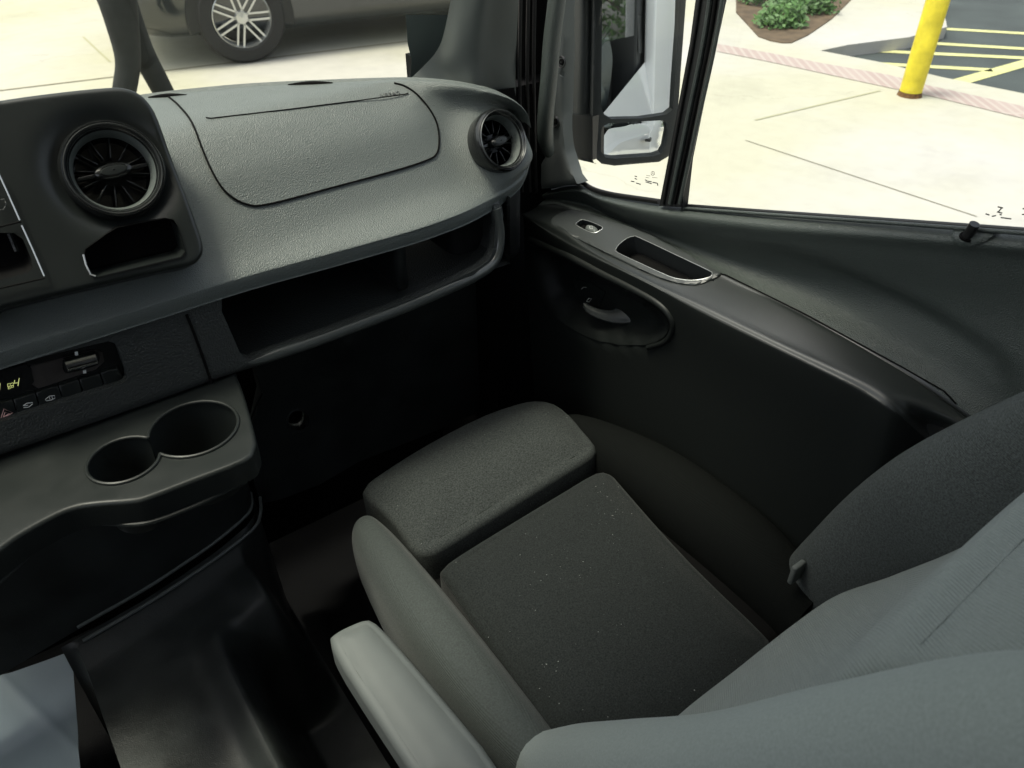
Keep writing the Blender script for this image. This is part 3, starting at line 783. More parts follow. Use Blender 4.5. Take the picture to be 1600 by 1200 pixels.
glyph('fan_icon', [[(12, 600), (16, 599), (16, 603), (12, 604), (12, 600)], [(17, 599), (21, 598), (21, 602), (17, 603)], [(13, 605), (16, 604), (16, 607), (13, 608), (13, 605)], [(18, 603), (21, 602), (21, 605), (18, 606), (18, 603)]], ond, .00045, m_disp, cl)
glyph('temperature_digit', [[(-6, 600), (0, 599), (-1, 609), (-7, 610)]], ond, .001, m_disp, cl)
tg = tube('toggle_switch', [oncl(102, 570)+Vector((0, -.004, .002)), oncl(149, 558)+Vector((0, -.004, .002))], .0085, m_chrome, cl, n=1, seg=20)
tube('toggle_line', [oncl(104, 571)+Vector((0, -.0125, .003)), oncl(148, 560)+Vector((0, -.0125, .003))], .0007, m_black, tg, n=1)
patch('toggle_well', rnd([(98, 566), (104, 560), (148, 549), (155, 556), (154, 566), (148, 572), (108, 583), (99, 578)], 3), lambda a, b: ontrim(a, b, .0072), m_gloss, cl, step=8)
for c in ((119, 552), (132, 581)):
    patch('indicator', [(c[0]-2.5, c[1]-2), (c[0]+2.5, c[1]-3), (c[0]+3, c[1]+2), (c[0]-2, c[1]+3)], lambda a, b: ontrim(a, b, .0065), m_mark, cl, step=5)
# buttons row
def brow(t):  # t px along the row -> upper and lower edge
    return (t, 630-.30*t+.00035*0*t), (t+8, 658-.325*t-2)
xsb = [-55, -17, 20, 55, 91, 123, 156, 188]
for i in range(len(xsb)-1):
    a, b = xsb[i]+.9, xsb[i+1]-.9
    u1, l1 = brow(a); u2, l2 = brow(b)
    if i == len(xsb)-2: l2 = (194, 592); u2 = (184, 575)
    bt = patch('button', [u1, u2, l2, l1], lambda a, b: ontrim(a, b, .0052), m_satin, cl, step=10, skirt=(0, .006, 0), bulge=.0012, br=.003, up=(0, -1, .3))
onbt = lambda a, b: ontrim(a, b, .0036)
glyph('hazard_icon', [[(1, 655), (6, 639), (20, 645), (1, 655)], [(5, 652), (8, 644), (15, 646), (5, 652)]], onbt, .0010, m_red, cl)
glyph('lift_icon', [[(36, 634), (42, 630), (51, 629)], [(37, 637), (45, 636), (51, 631)], [(38, 634), (44, 633)]], onbt, .0009, m_mark, cl)
glyph('van_icon', [[(71, 624), (77, 619), (85, 618), (86, 622), (80, 625), (72, 626), (71, 624)], [(77, 620), (78, 624)], [(81, 619), (82, 623)]], onbt, .0008, m_mark, cl)

# cup-holder tray
TZ = -.62
big = aZ(303, 670, TZ); sm = aZ(194, 719, TZ); rb_, rs_ = .0515, .0395
def proj(w): c = FPX/w.dot(F); return (800+w.dot(Rt)*c, 600-w.dot(Up)*c)
u = []
d = sm-big; D = d.length; a0 = math.atan2(d.y, d.x)
ca = math.acos(max(-1, min(1, (D*D+rb_**2-rs_**2)/(2*D*rb_)))) if D < rb_+rs_ else 0.12
cb = math.acos(max(-1, min(1, (D*D+rs_**2-rb_**2)/(2*D*rs_)))) if D < rb_+rs_ else 0.12
c3 = []
for k in range(41):
    an = a0+ca+(2*math.pi-2*ca)*k/40; c3.append(big+Vector((math.cos(an), math.sin(an), 0))*rb_)
for k in range(33):
    an = a0+math.pi+cb+(2*math.pi-2*cb)*k/32; c3.append(sm+Vector((math.cos(an), math.sin(an), 0))*rs_)
hol = [proj(p) for p in c3]
tray_o0 = [(-110, 752), (0, 713), (180, 650), (352, 590), (361, 588), (367, 596), (378, 628), (392, 683), (391, 700), (378, 716), (300, 746), (232, 772), (205, 778), (154, 782), (120, 787), (87, 799), (35, 827), (0, 851), (-60, 900), (-110, 945)]
tray_o = rnd(tray_o0, 3)
ty = patch('cup_holder_tray', tray_o, onZ(TZ), m_tray, dash, step=6, holes=[hol], up=(0, 0, 1), rr=.005, down=.028, holeskirt=(0, 0, -.03))
rim3 = [p+Vector((0, 0, .001)) for p in c3]
tube('cup_rim', rim3, .0022, m_tray, ty, n=1, closed=True, seg=8)
for c, r in ((big, rb_), (sm, rs_)):
    oc, orr = (sm, rs_) if c is big else (big, rb_)
    w_ = lathe('cup_well', [(r, 0), (r*.97, -.03), (r*.90, -.075), (r*.86, -.082), (.001, -.083)], Matrix.Translation(c+Vector((0, 0, -.004))), m_tray, ty, seg=80)
    bm = bmesh.new(); bm.from_mesh(w_.data)
    bmesh.ops.delete(bm, geom=[f for f in bm.faces if (Vector(f.calc_center_median().xy)-Vector(oc.xy)).length < orr*.99 and f.calc_center_median().z > c.z-.075], context='FACES')
    bm.to_mesh(w_.data); bm.free()
tube('cup_seam', [sm+Vector((.004+rs_*.8*math.cos(t), rs_*.8*math.sin(t), -.082)) for t in (-1.9, -1.5, -1.1, -.7)], .0008, m_silver, ty)
under = [aZ(a, b, TZ-.036) for a, b in ((385, 752), (301, 792), (224, 818), (154, 817), (115, 823), (63, 851), (21, 890), (-40, 945))]
tube('tray_edge', under, .003, m_tray, ty, seg=8)

# console wall below the dashboard
LED = [(-.5, .96), (-.25, .98), (-.10, 1.0), (.0, 1.012), (.063, 1.025), (.13, 1.042), (.191, 1.066), (.215, 1.085), (.228, 1.12), (.235, 1.16)]
rows = [[Vector((x, y-.10*0+.0, -.60)) for x, y in LED], [Vector((x+.0, y+.01, -.80)) for x, y in LED], [Vector((x, y, -1.05)) for x, y in LED]]
cw = thing('centre_console', (0, 1.0, -1.3), 'black moulded console and rubber tunnel cover below the cup holders', 'console')
loft('console_wall', rows, m_rubber, cw, nu=5, nv=3)
for k, (dz, dy) in enumerate(((0, 0), (-.012, -.020))):
    tube('ledge_edge', [Vector((x+(.012 if k else 0)*max(0, min(1, (x)/.2)), y+dy*(1 if x < .2 else .4), -1.045+dz)) for x, y in LED[2:-1]], .0032, m_ledge, cw, seg=10)
# side wall on the right of the console with its round hole
ow = onY(1.13)
wallpx = [(395, 560), (408, 612), (388, 700), (398, 760), (412, 786), (440, 780), (500, 757), (560, 722), (640, 690), (760, 640), (870, 590), (870, 395), (560, 440)]
hc = (466, 657); hh = [(hc[0]+17*math.cos(t*math.pi/12), hc[1]+17*math.sin(t*math.pi/12)) for t in range(24)]
kp = thing('kick_panel', aY(500, 700, 1.13), 'black panel with a round hole in the footwell under the shelf', 'panel')
fw = patch('panel', wallpx, ow, m_rubber, kp, step=14, holes=[hh], skirt=(0, .02, 0), holeskirt=(0, .03, 0))
patch('hole_back', hh, onY(1.16), m_black, kp, step=9)
tube('hole_rim', [ow(a, b) for a, b in hh], .0022, m_rubber, kp, n=1, closed=True, seg=8)
tube('panel_edge', [ow(409, 612)+Vector((0, -.004, 0)), ow(398, 635)+Vector((0, -.004, 0)), ow(388, 662)+Vector((0, -.004, 0))], .002, m_tray, kp)

# tunnel cover with moulded humps
def sst(a, b, x): t = max(0, min(1, (x-a)/(b-a))); return t*t*(3-2*t)
def th(x, y):
    main = 1-sst(.062, .150, x)
    lobe = (1-sst(.160, .228, x))*sst(.80, .90, y)
    h = max(main, lobe)
    h = main+lobe-main*lobe
    left = sst(-.126, -.110, x)
    z = -1.33+.25*h*left+(.0 if 1 else 0)
    z += .026*math.exp(-((x-.070)/.030)**2)*(1-sst(.86, .93, y))           # ridge
    z += .022*math.exp(-((x-.165)/.04)**2-((y-.93)/.05)**2)               # front lobe
    z -= .010*sst(-.09, .03, x)*(1-sst(.03, .06, x))*sst(.6, .9, 1.5-y)*.6
    z += .004*noise.noise(Vector((x*9, y*9, 1)))
    return z
NX, NY = 90, 110
vs = []
for i in range(NX+1):
    for j in range(NY+1):
        x = -.13+.362*i/NX; y0 = .45; y1 = itp(LED, x)-.008 if x < .235 else 1.18; y = y0+(y1-y0)*j/NY
        z = th(x, y); k = sst(y1-.055, y1, y)
        z = z+(max(z, -1.058)-z)*k if x < .235 else z
        vs.append(Vector((x, y, z)))
fs = [(i*(NY+1)+j, (i+1)*(NY+1)+j, (i+1)*(NY+1)+j+1, i*(NY+1)+j+1) for i in range(NX) for j in range(NY)]
mesh('tunnel_cover', vs, fs, m_rubber, cw)
# pale sheet lying on the floor left of the tunnel
pz = -1.15
sh = [(-120, 1100), (0, 1057), (60, 1036), (112, 1017), (116, 1070), (121, 1135), (128, 1240), (-120, 1240)]
def shf(p):
    q = proj(p); l = (q[0]-10)-(q[1]-1065)*1.05
    return p+Vector((0, 0, .003*math.exp(-(l/14)**2)))
tag(patch('paper_sheet', sh, onZ(pz), m_paper, None, step=6, fn=shf, skirt=(0, 0, -.001)), 'pale blue grey sheet with a crease lying left of the tunnel cover', 'sheet')

# ================================================================== SEAT
seat = thing('passenger_seat', (.52, .55, -1.38), 'dark grey fabric passenger seat with bolsters', 'seat')
# cushion centre
cush = [(683, 888), (715, 864), (800, 812), (900, 752), (936, 731), (950, 732), (962, 745), (1010, 800), (1080, 876), (1150, 944), (1198, 990), (1210, 1010), (1190, 1060), (1130, 1120), (1000, 1170), (868, 1170), (836, 1112), (790, 1040), (730, 955), (694, 900)]
cn = Vector((0, -.07, 1)).normalized()
oncu = onP((0, .55, -.905), cn)
patch('cushion', rnd(cush, 2), oncu, m_fabric, seat, step=9, bulge=.014, br=.06, up=(0, 0, 1), rr=.014, down=.06, inset=True)
th_o = [(562, 763), (585, 742), (640, 706), (700, 672), (760, 643), (810, 626), (840, 621), (866, 626), (890, 644), (912, 668), (933, 692), (929, 704), (900, 722), (820, 771), (740, 820), (680, 857), (658, 865), (645, 856), (620, 820), (590, 787)]
onth = onP((0, .75, -.885), Vector((0, -.05, 1)))
patch('thigh_support', rnd(th_o, 2), onth, m_fabrict, seat, step=8, bulge=.018, br=.07, up=(0, .1, 1), rr=.014, down=.05, inset=True)
def bolster(name, pts, radii, mat, fl=1.0, up=None):
    """soft padded roll through 3D points, elliptical section"""
    return tube(name, pts, lambda t: max(.004, itp([(i/(len(radii)-1), r) for i, r in enumerate(radii)], t)), mat, seat, seg=28, n=8, flat=fl)
def sec_loft(name, secs, mat, nu=8):
    """closed sections: list of (centre, half width vector, half height vector, power)"""
    rows = []
    for c, a, b, pw in secs:
        r = []
        for k in range(33):
            an = 2*math.pi*k/32; ca_, sa_ = math.cos(an), math.sin(an)
            f = lambda v: math.copysign(abs(v)**pw, v)
            r.append(Vector(c)+Vector(a)*f(ca_)+Vector(b)*f(sa_))
        rows.append(r)
    cols = [cr([rw[k] for rw in rows], nu) for k in range(32)]
    n = len(cols[0]); vs = [p for c in cols for p in c]
    fs = [(k*n+j, ((k+1) % 32)*n+j, ((k+1) % 32)*n+j+1, k*n+j+1) for k in range(32) for j in range(n-1)]
    fs += [tuple(k*n for k in range(32)), tuple(k*n+n-1 for k in range(32))]
    return mesh(name, vs, fs, mat, seat, angle=50)
# near-side cushion bolster
X, Y, Z = Vector((1, 0, 0)), Vector((0, 1, 0)), Vector((0, 0, 1))
sec_loft('side_bolster', [((.312, .805, -.905), X*.006, Z*.01, .9), ((.306, .79, -.91), X*.022, Z*.034, .9), ((.300, .74, -.915), X*.034, Z*.052, .85), ((.296, .66, -.925), X*.042, Z*.07, .85),
    ((.292, .56, -.93), X*.047, Z*.08, .85), ((.290, .45, -.935), X*.048, Z*.085, .85), ((.290, .34, -.94), X*.045, Z*.08, .85), ((.290, .25, -.94), X*.03, Z*.06, .9)], m_fabric2)
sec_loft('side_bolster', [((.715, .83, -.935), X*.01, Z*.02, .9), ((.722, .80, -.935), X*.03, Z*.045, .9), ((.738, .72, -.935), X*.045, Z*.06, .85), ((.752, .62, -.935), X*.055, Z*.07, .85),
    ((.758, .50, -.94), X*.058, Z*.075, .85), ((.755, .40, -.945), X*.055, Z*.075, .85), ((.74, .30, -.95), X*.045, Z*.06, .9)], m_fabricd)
box('cushion_pan', (.29, .30, -1.06), (.76, .83, -.95), m_black, seat, bev=.03)
box('seat_base', (.32, .28, -1.38), (.72, .74, -1.05), m_black, seat, bev=.02)
# backrest: recline axis B (up and back), forward normal NB
bu = Vector((0, -.50, .866)); bn = Vector((0, .866, .50))
B0 = Vector((.52, .30, -.95))
def bk(x, s, h): return Vector((x, 0, 0))+Vector((0, B0.y, B0.z))+bu*s+bn*h
# insert (lower concave part and facing upper part meet in a crease)
rows = []
for s, h in ((-.02, -.10), (.05, -.055), (.13, -.005), (.25, .0), (.35, -.004), (.45, -.008), (.60, -.012), (.72, -.03), (.75, -.07)):
    w = .185
    h += .045+.045*sst(.25, .62, s)
    rows.append([bk(.52-w, s, h-.03), bk(.52-w*.9, s, h-.008), bk(.52-w*.5, s, h-.0), bk(.52, s, h+.0), bk(.52+w*.5, s, h), bk(.52+w*.9, s, h-.004), bk(.52+w, s, h-.02)])
rp_ = onP(bk(.52, .42, .075), bn)
def sx_(a, b): q = rp_(a, b); return (q.x, (q-Vector((q.x, B0.y, B0.z))).dot(bu))
ra_, rb2_ = sx_(1400, 1048), sx_(1600, 842)
rk_ = (rb2_[1]-ra_[1])/(rb2_[0]-ra_[0])
def ridge(p):
    s_ = (p-Vector((p.x, B0.y, B0.z))).dot(bu); r_ = ra_[1]+rk_*(p.x-ra_[0])
    return p+bn*(.020*sst(r_-.16, r_-.006, s_)-.020*sst(r_-.006, r_+.030, s_))
bi, biB = loft('backrest_insert', rows, m_fabricr, seat, nu=22, nv=22, fn=ridge)
box('backrest_shell', (.30, -.20, 0), (.76, -.06, .76), m_dark, seat, bev=.04, M=Matrix.Translation((0, B0.y, B0.z)) @ Matrix((X, bn, bu)).transposed().to_4x4())
strip('seam', [(1396, 1052), (1440, 1005), (1475, 970), (1540, 903), (1600, 842), (1660, 785)], onB(biB, onX(.5), .0002), .0008, m_fabricr, bi, off=.0002)
# door-side bolster
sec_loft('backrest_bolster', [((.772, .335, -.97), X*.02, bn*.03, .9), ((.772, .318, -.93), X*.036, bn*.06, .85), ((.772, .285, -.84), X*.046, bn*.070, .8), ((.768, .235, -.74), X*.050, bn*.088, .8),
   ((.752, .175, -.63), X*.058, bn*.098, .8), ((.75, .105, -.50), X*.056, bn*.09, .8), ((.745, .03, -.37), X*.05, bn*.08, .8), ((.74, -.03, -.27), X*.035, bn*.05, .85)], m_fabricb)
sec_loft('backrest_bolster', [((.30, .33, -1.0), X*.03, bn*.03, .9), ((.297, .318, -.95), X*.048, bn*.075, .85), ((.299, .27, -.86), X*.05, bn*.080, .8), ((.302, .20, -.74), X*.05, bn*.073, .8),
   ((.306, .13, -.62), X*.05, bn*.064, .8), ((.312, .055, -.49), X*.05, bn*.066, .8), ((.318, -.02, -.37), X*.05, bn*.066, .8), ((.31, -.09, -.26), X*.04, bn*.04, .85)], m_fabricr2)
# armrest
ar = thing('armrest', (.19, .5, -.9), 'light grey folding armrest beside the near side of the seat', 'armrest')
az = -.825
ap = patch('armrest_pad', [(511, 991), (520, 986), (560, 967), (570, 964), (580, 969), (610, 999), (650, 1043), (700, 1100), (760, 1170), (800, 1230), (660, 1230), (600, 1140), (560, 1080), (530, 1033), (513, 1001)],
      onZ(az), m_vinyl, ar, step=8, bulge=.006, br=.02, up=(0, 0, 1), rr=.010, down=.03, inset=True)
box('hinge', (.20, .12, -.90), (.27, .20, -.84), m_dark, ar, bev=.01)
# belt buckle
bc = aX(1246, 890, .72)
bt = thing('belt_buckle', bc, 'small silver belt anchor between seat cushion and door', 'buckle')
box('tongue', bc-Vector((.012, .004, .022)), bc+Vector((.012, .004, .012)), m_pillar, bt, bev=.003)

# ================================================================== DOOR
door = thing('passenger_door', (.85, .9, -1.3), 'dark grey passenger door trim with armrest and window', 'door')
def rowX(pts): return [aX(a, b, c) for a, b, c in pts]
RW = [
 [(818, 306, .870), (858, 296, .872), (902, 289, .875), (940, 302, .877), (1030, 318, .878), (1200, 332, .880), (1400, 346, .882), (1620, 363, .884), (1800, 377, .885)],
 [(815, 312, .850), (858, 302, .852), (902, 297, .855), (942, 312, .857), (1032, 332, .858), (1200, 352, .858), (1400, 368, .86), (1620, 387, .862), (1800, 402, .862)],
 [(812, 318, .846), (856, 306, .852), (905, 306, .862), (950, 326, .862), (1036, 352, .862), (1200, 376, .862), (1400, 397, .866), (1620, 420, .870), (1800, 437, .872)],
 [(811, 322, .842), (858, 311, .858), (915, 321, .874), (965, 343, .878), (1062, 380, .880), (1215, 430, .880), (1405, 480, .878), (1600, 520, .876), (1800, 560, .876)],
 [(811, 325, .832), (866, 318, .850), (930, 335, .862), (1005, 363, .868), (1134, 430, .856), (1258, 491, .856), (1412, 575, .856), (1496, 634, .856), (1640, 740, .856)],
 [(811, 327, .826), (862, 327, .838), (922, 345, .846), (1003, 375, .846), (1128, 438, .846), (1252, 497, .846), (1406, 581, .846), (1490, 640, .846), (1630, 745, .846)],
 [(812, 330, .812), (866, 350, .800), (925, 385, .798), (1000, 423, .798), (1105, 471, .802), (1228, 530, .806), (1355, 592, .808), (1418, 630, .814), (1462, 664, .850)],
 [(814, 334, .804), (868, 366, .790), (940, 405, .786), (1010, 440, .786), (1098, 484, .788), (1218, 542, .792), (1345, 604, .796), (1405, 645, .800), (1452, 684, .848)],
 [(818, 345, .802), (866, 380, .786), (935, 418, .784), (1005, 452, .784), (1090, 500, .784), (1205, 560, .788), (1330, 625, .792), (1392, 668, .797), (1444, 712, .848)],
]
rows = [rowX(r) for r in RW]
xe = lambda p: .05 if p.x > .83 else 0
r9 = [Vector((.800+xe(p), p.y-.01, -.74)) for p in rows[-1]]; r10 = [Vector((.806+xe(p), p.y-.03, -.95)) for p in rows[-1]]; r11 = [Vector((.81+xe(p), p.y-.07, -1.35)) for p in rows[-1]]
rows += [r9, r10, r11]
def pdist(q, poly):
    b = 1e9
    for i in range(len(poly)):
        a = Vector(poly[i]); c = Vector(poly[(i+1) % len(poly)]); t = max(0, min(1, (q-a).dot(c-a)/(c-a).length_squared)); b = min(b, (q-a-(c-a)*t).length)
    return b
rec = [(833, 380), (850, 388), (890, 407), (940, 432), (990, 458), (1025, 480), (1043, 498), (1046, 514), (1034, 530), (1008, 539), (965, 538), (915, 525), (875, 500), (848, 468), (835, 430), (829, 400)]
ins = [(1134, 427), (1112, 412), (1060, 386), (1075, 376), (1120, 372), (1180, 370), (1235, 382), (1340, 422), (1410, 453), (1480, 490), (1545, 532), (1578, 562), (1594, 592), (1600, 640), (1600, 700), (1560, 690), (1497, 630), (1412, 572), (1256, 488)]
def dsink(p):
    q = Vector(proj(p))
    if p.z > -.95 and inside(q, rec): p = p+Vector((.030*sst(0, 22, pdist(q, rec)), 0, 0))
    if inside(q, ins): p = p+Vector((.011*sst(0, 24, pdist(q, ins))*sst(1120, 1330, q.x), 0, 0))
    return p
dp, dB = loft('door_panel', rows, m_door, door, nu=14, nv=9, angle=50, fn=dsink)
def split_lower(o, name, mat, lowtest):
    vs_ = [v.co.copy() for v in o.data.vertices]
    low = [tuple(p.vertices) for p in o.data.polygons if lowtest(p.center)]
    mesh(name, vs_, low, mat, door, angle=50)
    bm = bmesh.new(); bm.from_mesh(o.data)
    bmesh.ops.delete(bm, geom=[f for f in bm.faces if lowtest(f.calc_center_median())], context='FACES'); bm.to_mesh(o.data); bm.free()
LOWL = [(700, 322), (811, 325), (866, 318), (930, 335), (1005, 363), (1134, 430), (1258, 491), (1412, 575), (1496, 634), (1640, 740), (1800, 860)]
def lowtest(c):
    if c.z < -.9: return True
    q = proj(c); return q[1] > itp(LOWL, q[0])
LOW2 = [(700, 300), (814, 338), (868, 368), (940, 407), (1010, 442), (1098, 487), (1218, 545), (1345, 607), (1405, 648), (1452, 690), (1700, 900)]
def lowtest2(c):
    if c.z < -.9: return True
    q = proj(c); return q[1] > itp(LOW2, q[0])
split_lower(dp, 'shaded_lower_panel', m_doorshade, lowtest2); split_lower(dp, 'armrest', m_arm, lowtest)  # lower door face split off to carry its painted shade
def cut(o, polyp, zmin=-.9):
    bm = bmesh.new(); bm.from_mesh(o.data)
    bmesh.ops.delete(bm, geom=[f for f in bm.faces if f.calc_center_median().z > zmin and any(inside(Vector(proj(v.co)), polyp) for v in f.verts)], context='FACES')
    bm.to_mesh(o.data); bm.free()
ond_ = lambda off=.001: onB(dB, onX(.85), off)
# inset soft panel
strip('armrest_seam', [(1125, 428), (1134, 430), (1256, 490), (1412, 575), (1475, 611), (1494, 631)], ond_(.0006), .0022, m_black, door, off=.0005)
# arm-rest switch plate with pocket and window switch
spl = [(861, 349), (862, 342), (872, 335), (897, 327), (930, 337), (1003, 362), (1060, 390), (1112, 419), (1126, 428), (1112, 436), (1095, 443), (1075, 445), (1030, 434), (955, 399), (900, 372), (868, 357)]
pokt = [(962, 391), (968, 382), (980, 373), (990, 370), (999, 372), (1050, 396), (1105, 422), (1113, 428), (1110, 433), (1098, 437), (1080, 439), (1062, 437), (1044, 432), (1000, 412), (966, 396)]
swh = [(900, 352), (904, 347), (911, 344), (925, 348), (942, 356), (938, 361), (928, 365), (914, 360)]
PL0 = ond_(0)(900, 362); PL1 = ond_(0)(1095, 441); PL2 = ond_(0)(1003, 366)
pn = (PL1-PL0).cross(PL2-PL0).normalized(); pn = pn if pn.z > 0 else -pn
onpl = onP(PL0+pn*.002, pn)
for ob_ in [dp]+[c for c in bpy.data.objects if c.name.startswith('armrest') and c.parent is door]: cut(ob_, pokt); cut(ob_, swh)
sp = patch('switch_plate', rnd(spl, 2), onpl, m_switchp, door, step=7, holes=[pokt, swh], bulge=.002, br=.006, up=pn, skirt=tuple(-pn*.008), holeskirt=tuple(-pn*.035))
patch('pocket_bottom', [(940, 385), (985, 350), (1135, 420), (1110, 460), (1040, 455)], lambda a, b: onpl(a, b)-pn*.034, m_black, sp, step=12)
strip('pocket_rim', rnd(pokt, 2), lambda a, b: onpl(a, b)+pn*.001, .0014, m_silver, sp, closed=True)
patch('switch_well', swh, lambda a, b: onpl(a, b)-pn*.008, m_black, sp, step=6)
strip('switch_rim', rnd(swh, 2), lambda a, b: onpl(a, b)+pn*.0012, .0012, m_silver, sp, closed=True)
sw = patch('window_switch', rnd([(914, 354), (919, 350), (930, 353), (934, 358), (931, 364), (922, 362), (915, 358)], 2), lambda a, b: onpl(a, b)-pn*.004, m_pillar, sp, step=4, bulge=.006, br=.008, up=pn, skirt=tuple(-pn*.004))
glyph('switch_icon', [[(921, 355), (926, 355), (926, 359), (922, 358), (921, 355)]], lambda a, b: onpl(a, b)+pn*.002, .0006, m_mark, sp)
# release-handle recess
hr = patch('handle_recess', rnd(rec, 3), ond_(.002), m_doorshade, door, step=8)
tube('recess_rim', [ond_(.000)(a, b) for a, b in [(829, 376), (850, 384), (890, 401), (940, 427), (990, 452), (1028, 474), (1047, 494), (1051, 514), (1040, 533), (1012, 543)]], lambda t: .008-.004*t, m_doorshade, hr, seg=10)
lk = patch('lock_plate', [(897, 434), (925, 440), (948, 455), (940, 476), (920, 480), (908, 470)], ond_(.004), m_satin, hr, step=7, skirt=(.004, 0, 0))
glyph('lock_icon', [[(912, 450), (915, 447), (920, 447)], [(920, 469), (924, 464), (928, 465), (924, 470), (920, 469)]], ond_(.0055), .0009, m_mark, lk)
hq = [(912, 474), (918, 478), (930, 483), (950, 487), (962, 484), (970, 479), (979, 471), (990, 474), (1000, 482), (1007, 490), (1003, 497), (980, 502), (955, 501), (930, 493), (916, 484)]
hpl = onP(ond_(.02)(960, 490), (-.75, -.15, .64))
patch('door_handle', rnd(hq, 2), hpl, m_switchp, hr, step=5, bulge=.003, br=.01, up=(-.75, -.15, .64), rr=.003, down=.008)
patch('corner_filler', [(795, 270), (893, 268), (905, 295), (860, 315), (795, 335)], onX(.884), m_black, door, step=30, skirt=(.01, 0, 0))
# door frame round the windows
gz = onX(.878)
qo = [(892, -30), (891, 66), (889, 175), (890, 237), (899, 262), (916, 284), (950, 298), (1028, 311), (1040, 250), (1056, 170), (1077, 66), (1092, -30)]
def frame_tube(name, pts, r, mat, X_, fl=1): return tube(name, [aX(a, b, X_) for a, b in pts], r, mat, door, seg=12, n=5, flat=fl)
frame_tube('window_seal', [(890, -40), (888, 66), (886, 175), (887, 237), (896, 265), (914, 288), (948, 302), (1030, 315)], .0042, m_seal, .872)
frame_tube('frame_trim', [(883, -40), (881, 66), (879, 175), (880, 240), (890, 269), (908, 290)], .0055, m_sealg, .874)
patch('quarter_glass', [(885, -40), (884, 240), (900, 280), (1035, 322), (1060, 200), (1100, -40)], onX(.885), m_glass, door, step=30)
mesh('side_glass', [aX(1055, 335, .885), aX(1300, 348, .885), aX(1600, 370, .885), (.885, -.25, -.36), (.885, -.25, .40), (.885, .50, .40), aX(1120, -40, .885)], [(0, 1, 2, 3, 4, 5, 6)], m_sglass, door, smooth=False)
# division bar: profile of several ribs
bar = patch('division_bar', [(1092, -40), (1078, 66), (1055, 190), (1031, 316), (1030, 322), (1066, 324), (1074, 250), (1092, 160), (1112, 66), (1134, -40)], onX(.862), m_dark, door, step=10, skirt=(.012, 0, 0))
for (a0_, a1_, r, mt) in ((1083, 1036, .0022, m_seal), (1099, 1047, .0035, m_door), (1108, 1054, .002, m_black), (1118, 1062, .0028, m_door)):
    tube('bar_rib', [aX(a0_+16, -40, .860), aX(a0_, 66, .860), aX((a0_+a1_)/2, 193, .860), aX(a1_, 318, .860)], r, mt, bar, seg=8)
frame_tube('sill_seal', [(1066, 321), (1200, 331), (1400, 345), (1620, 361), (1800, 375)], .003, m_seal, .876)
frame_tube('sill_strip', [(1066, 325), (1200, 335), (1400, 349), (1620, 366), (1800, 380)], .0025, m_door, .868)
# lock pin
lp = patch('lock_escutcheon', rnd([(1487, 372), (1490, 362), (1500, 358), (1530, 360), (1560, 363), (1553, 372), (1535, 380), (1512, 385), (1495, 381)], 2), ond_(.0025), m_door, door, step=6, bulge=.003, br=.01, up=(-.6, 0, .8), skirt=(.003, 0, 0))
q = ond_(.004)(1512, 374); q2 = aX(1523, 350, q.x-.002)
tube('lock_pin', [q, q.lerp(q2, .5), q2], .0055, m_seal, lp, seg=14, n=3)
tube('pin_collar', [q-(q2-q)*.05, q+(q2-q)*.08], .008, m_black, lp, n=1)
# glass etchings
def etch(lines, w, parent=door): return glyph('glass_marking', lines, onX(.884), w, m_ink, parent)
etch([[(1559, 323), (1567, 325)], [(1558, 331), (1566, 333)], [(1565, 325), (1560, 331)], [(1562, 335), (1565, 336)], [(1540, 334), (1546, 336)], [(1550, 338), (1556, 337)], [(1564, 340), (1572, 341), (1580, 342)], [(1598, 326), (1606, 327)], [(1597, 335), (1606, 336)]], .0014)
etch([[(992, 275), (995, 276)], [(992, 279), (995, 280)], [(986, 283), (991, 284)], [(994, 286), (1001, 288)]], .0016)
lg = []
for k in range(13): lg.append((1020+2.8*math.cos(k*math.pi/6), 271+3.2*math.sin(k*math.pi/6)))
etch([lg, [(1020, 271), (1020, 268)], [(1020, 271), (1017.6, 273)], [(1020, 271), (1022.4, 273)], [(1010, 274), (1016, 275)], [(1019, 277), (1027, 278)], [(1009, 277), (1014, 278)]], .0007)
etch([[(1008, 281), (1011, 282)], [(1012, 283), (1018, 284)], [(1020, 285), (1026, 286)], [(1027, 286), (1028, 290)], [(1009, 284), (1018, 287)]], .0016)
# outer skin
os_ = mesh('outer_skin', [(.905, 1.12, -.70), (.905, -.30, -.45), (.935, -.30, -.62), (.935, 1.12, -.80), (.945, 1.12, -1.5), (.945, -.30, -1.5)], [(0, 1, 2, 3), (3, 2, 5, 4)], m_white, door, smooth=False)
hx = Vector((.95, -.14, -.72))
box('outer_handle', hx-Vector((.0, .09, .02)), hx+Vector((.035, .09, .02)), m_seal, os_, bev=.012)
mesh('upper_frame', [(.895, -.22, -.42), (.895, -.30, -.42), (.86, -.30, .42), (.86, -.22, .42), (.86, .55, .42), (.86, .55, .36), (.86, -.22, .36)], [(0, 1, 2, 3), (3, 2, 4, 5), (3, 5, 6)], m_seal, door, smooth=False)

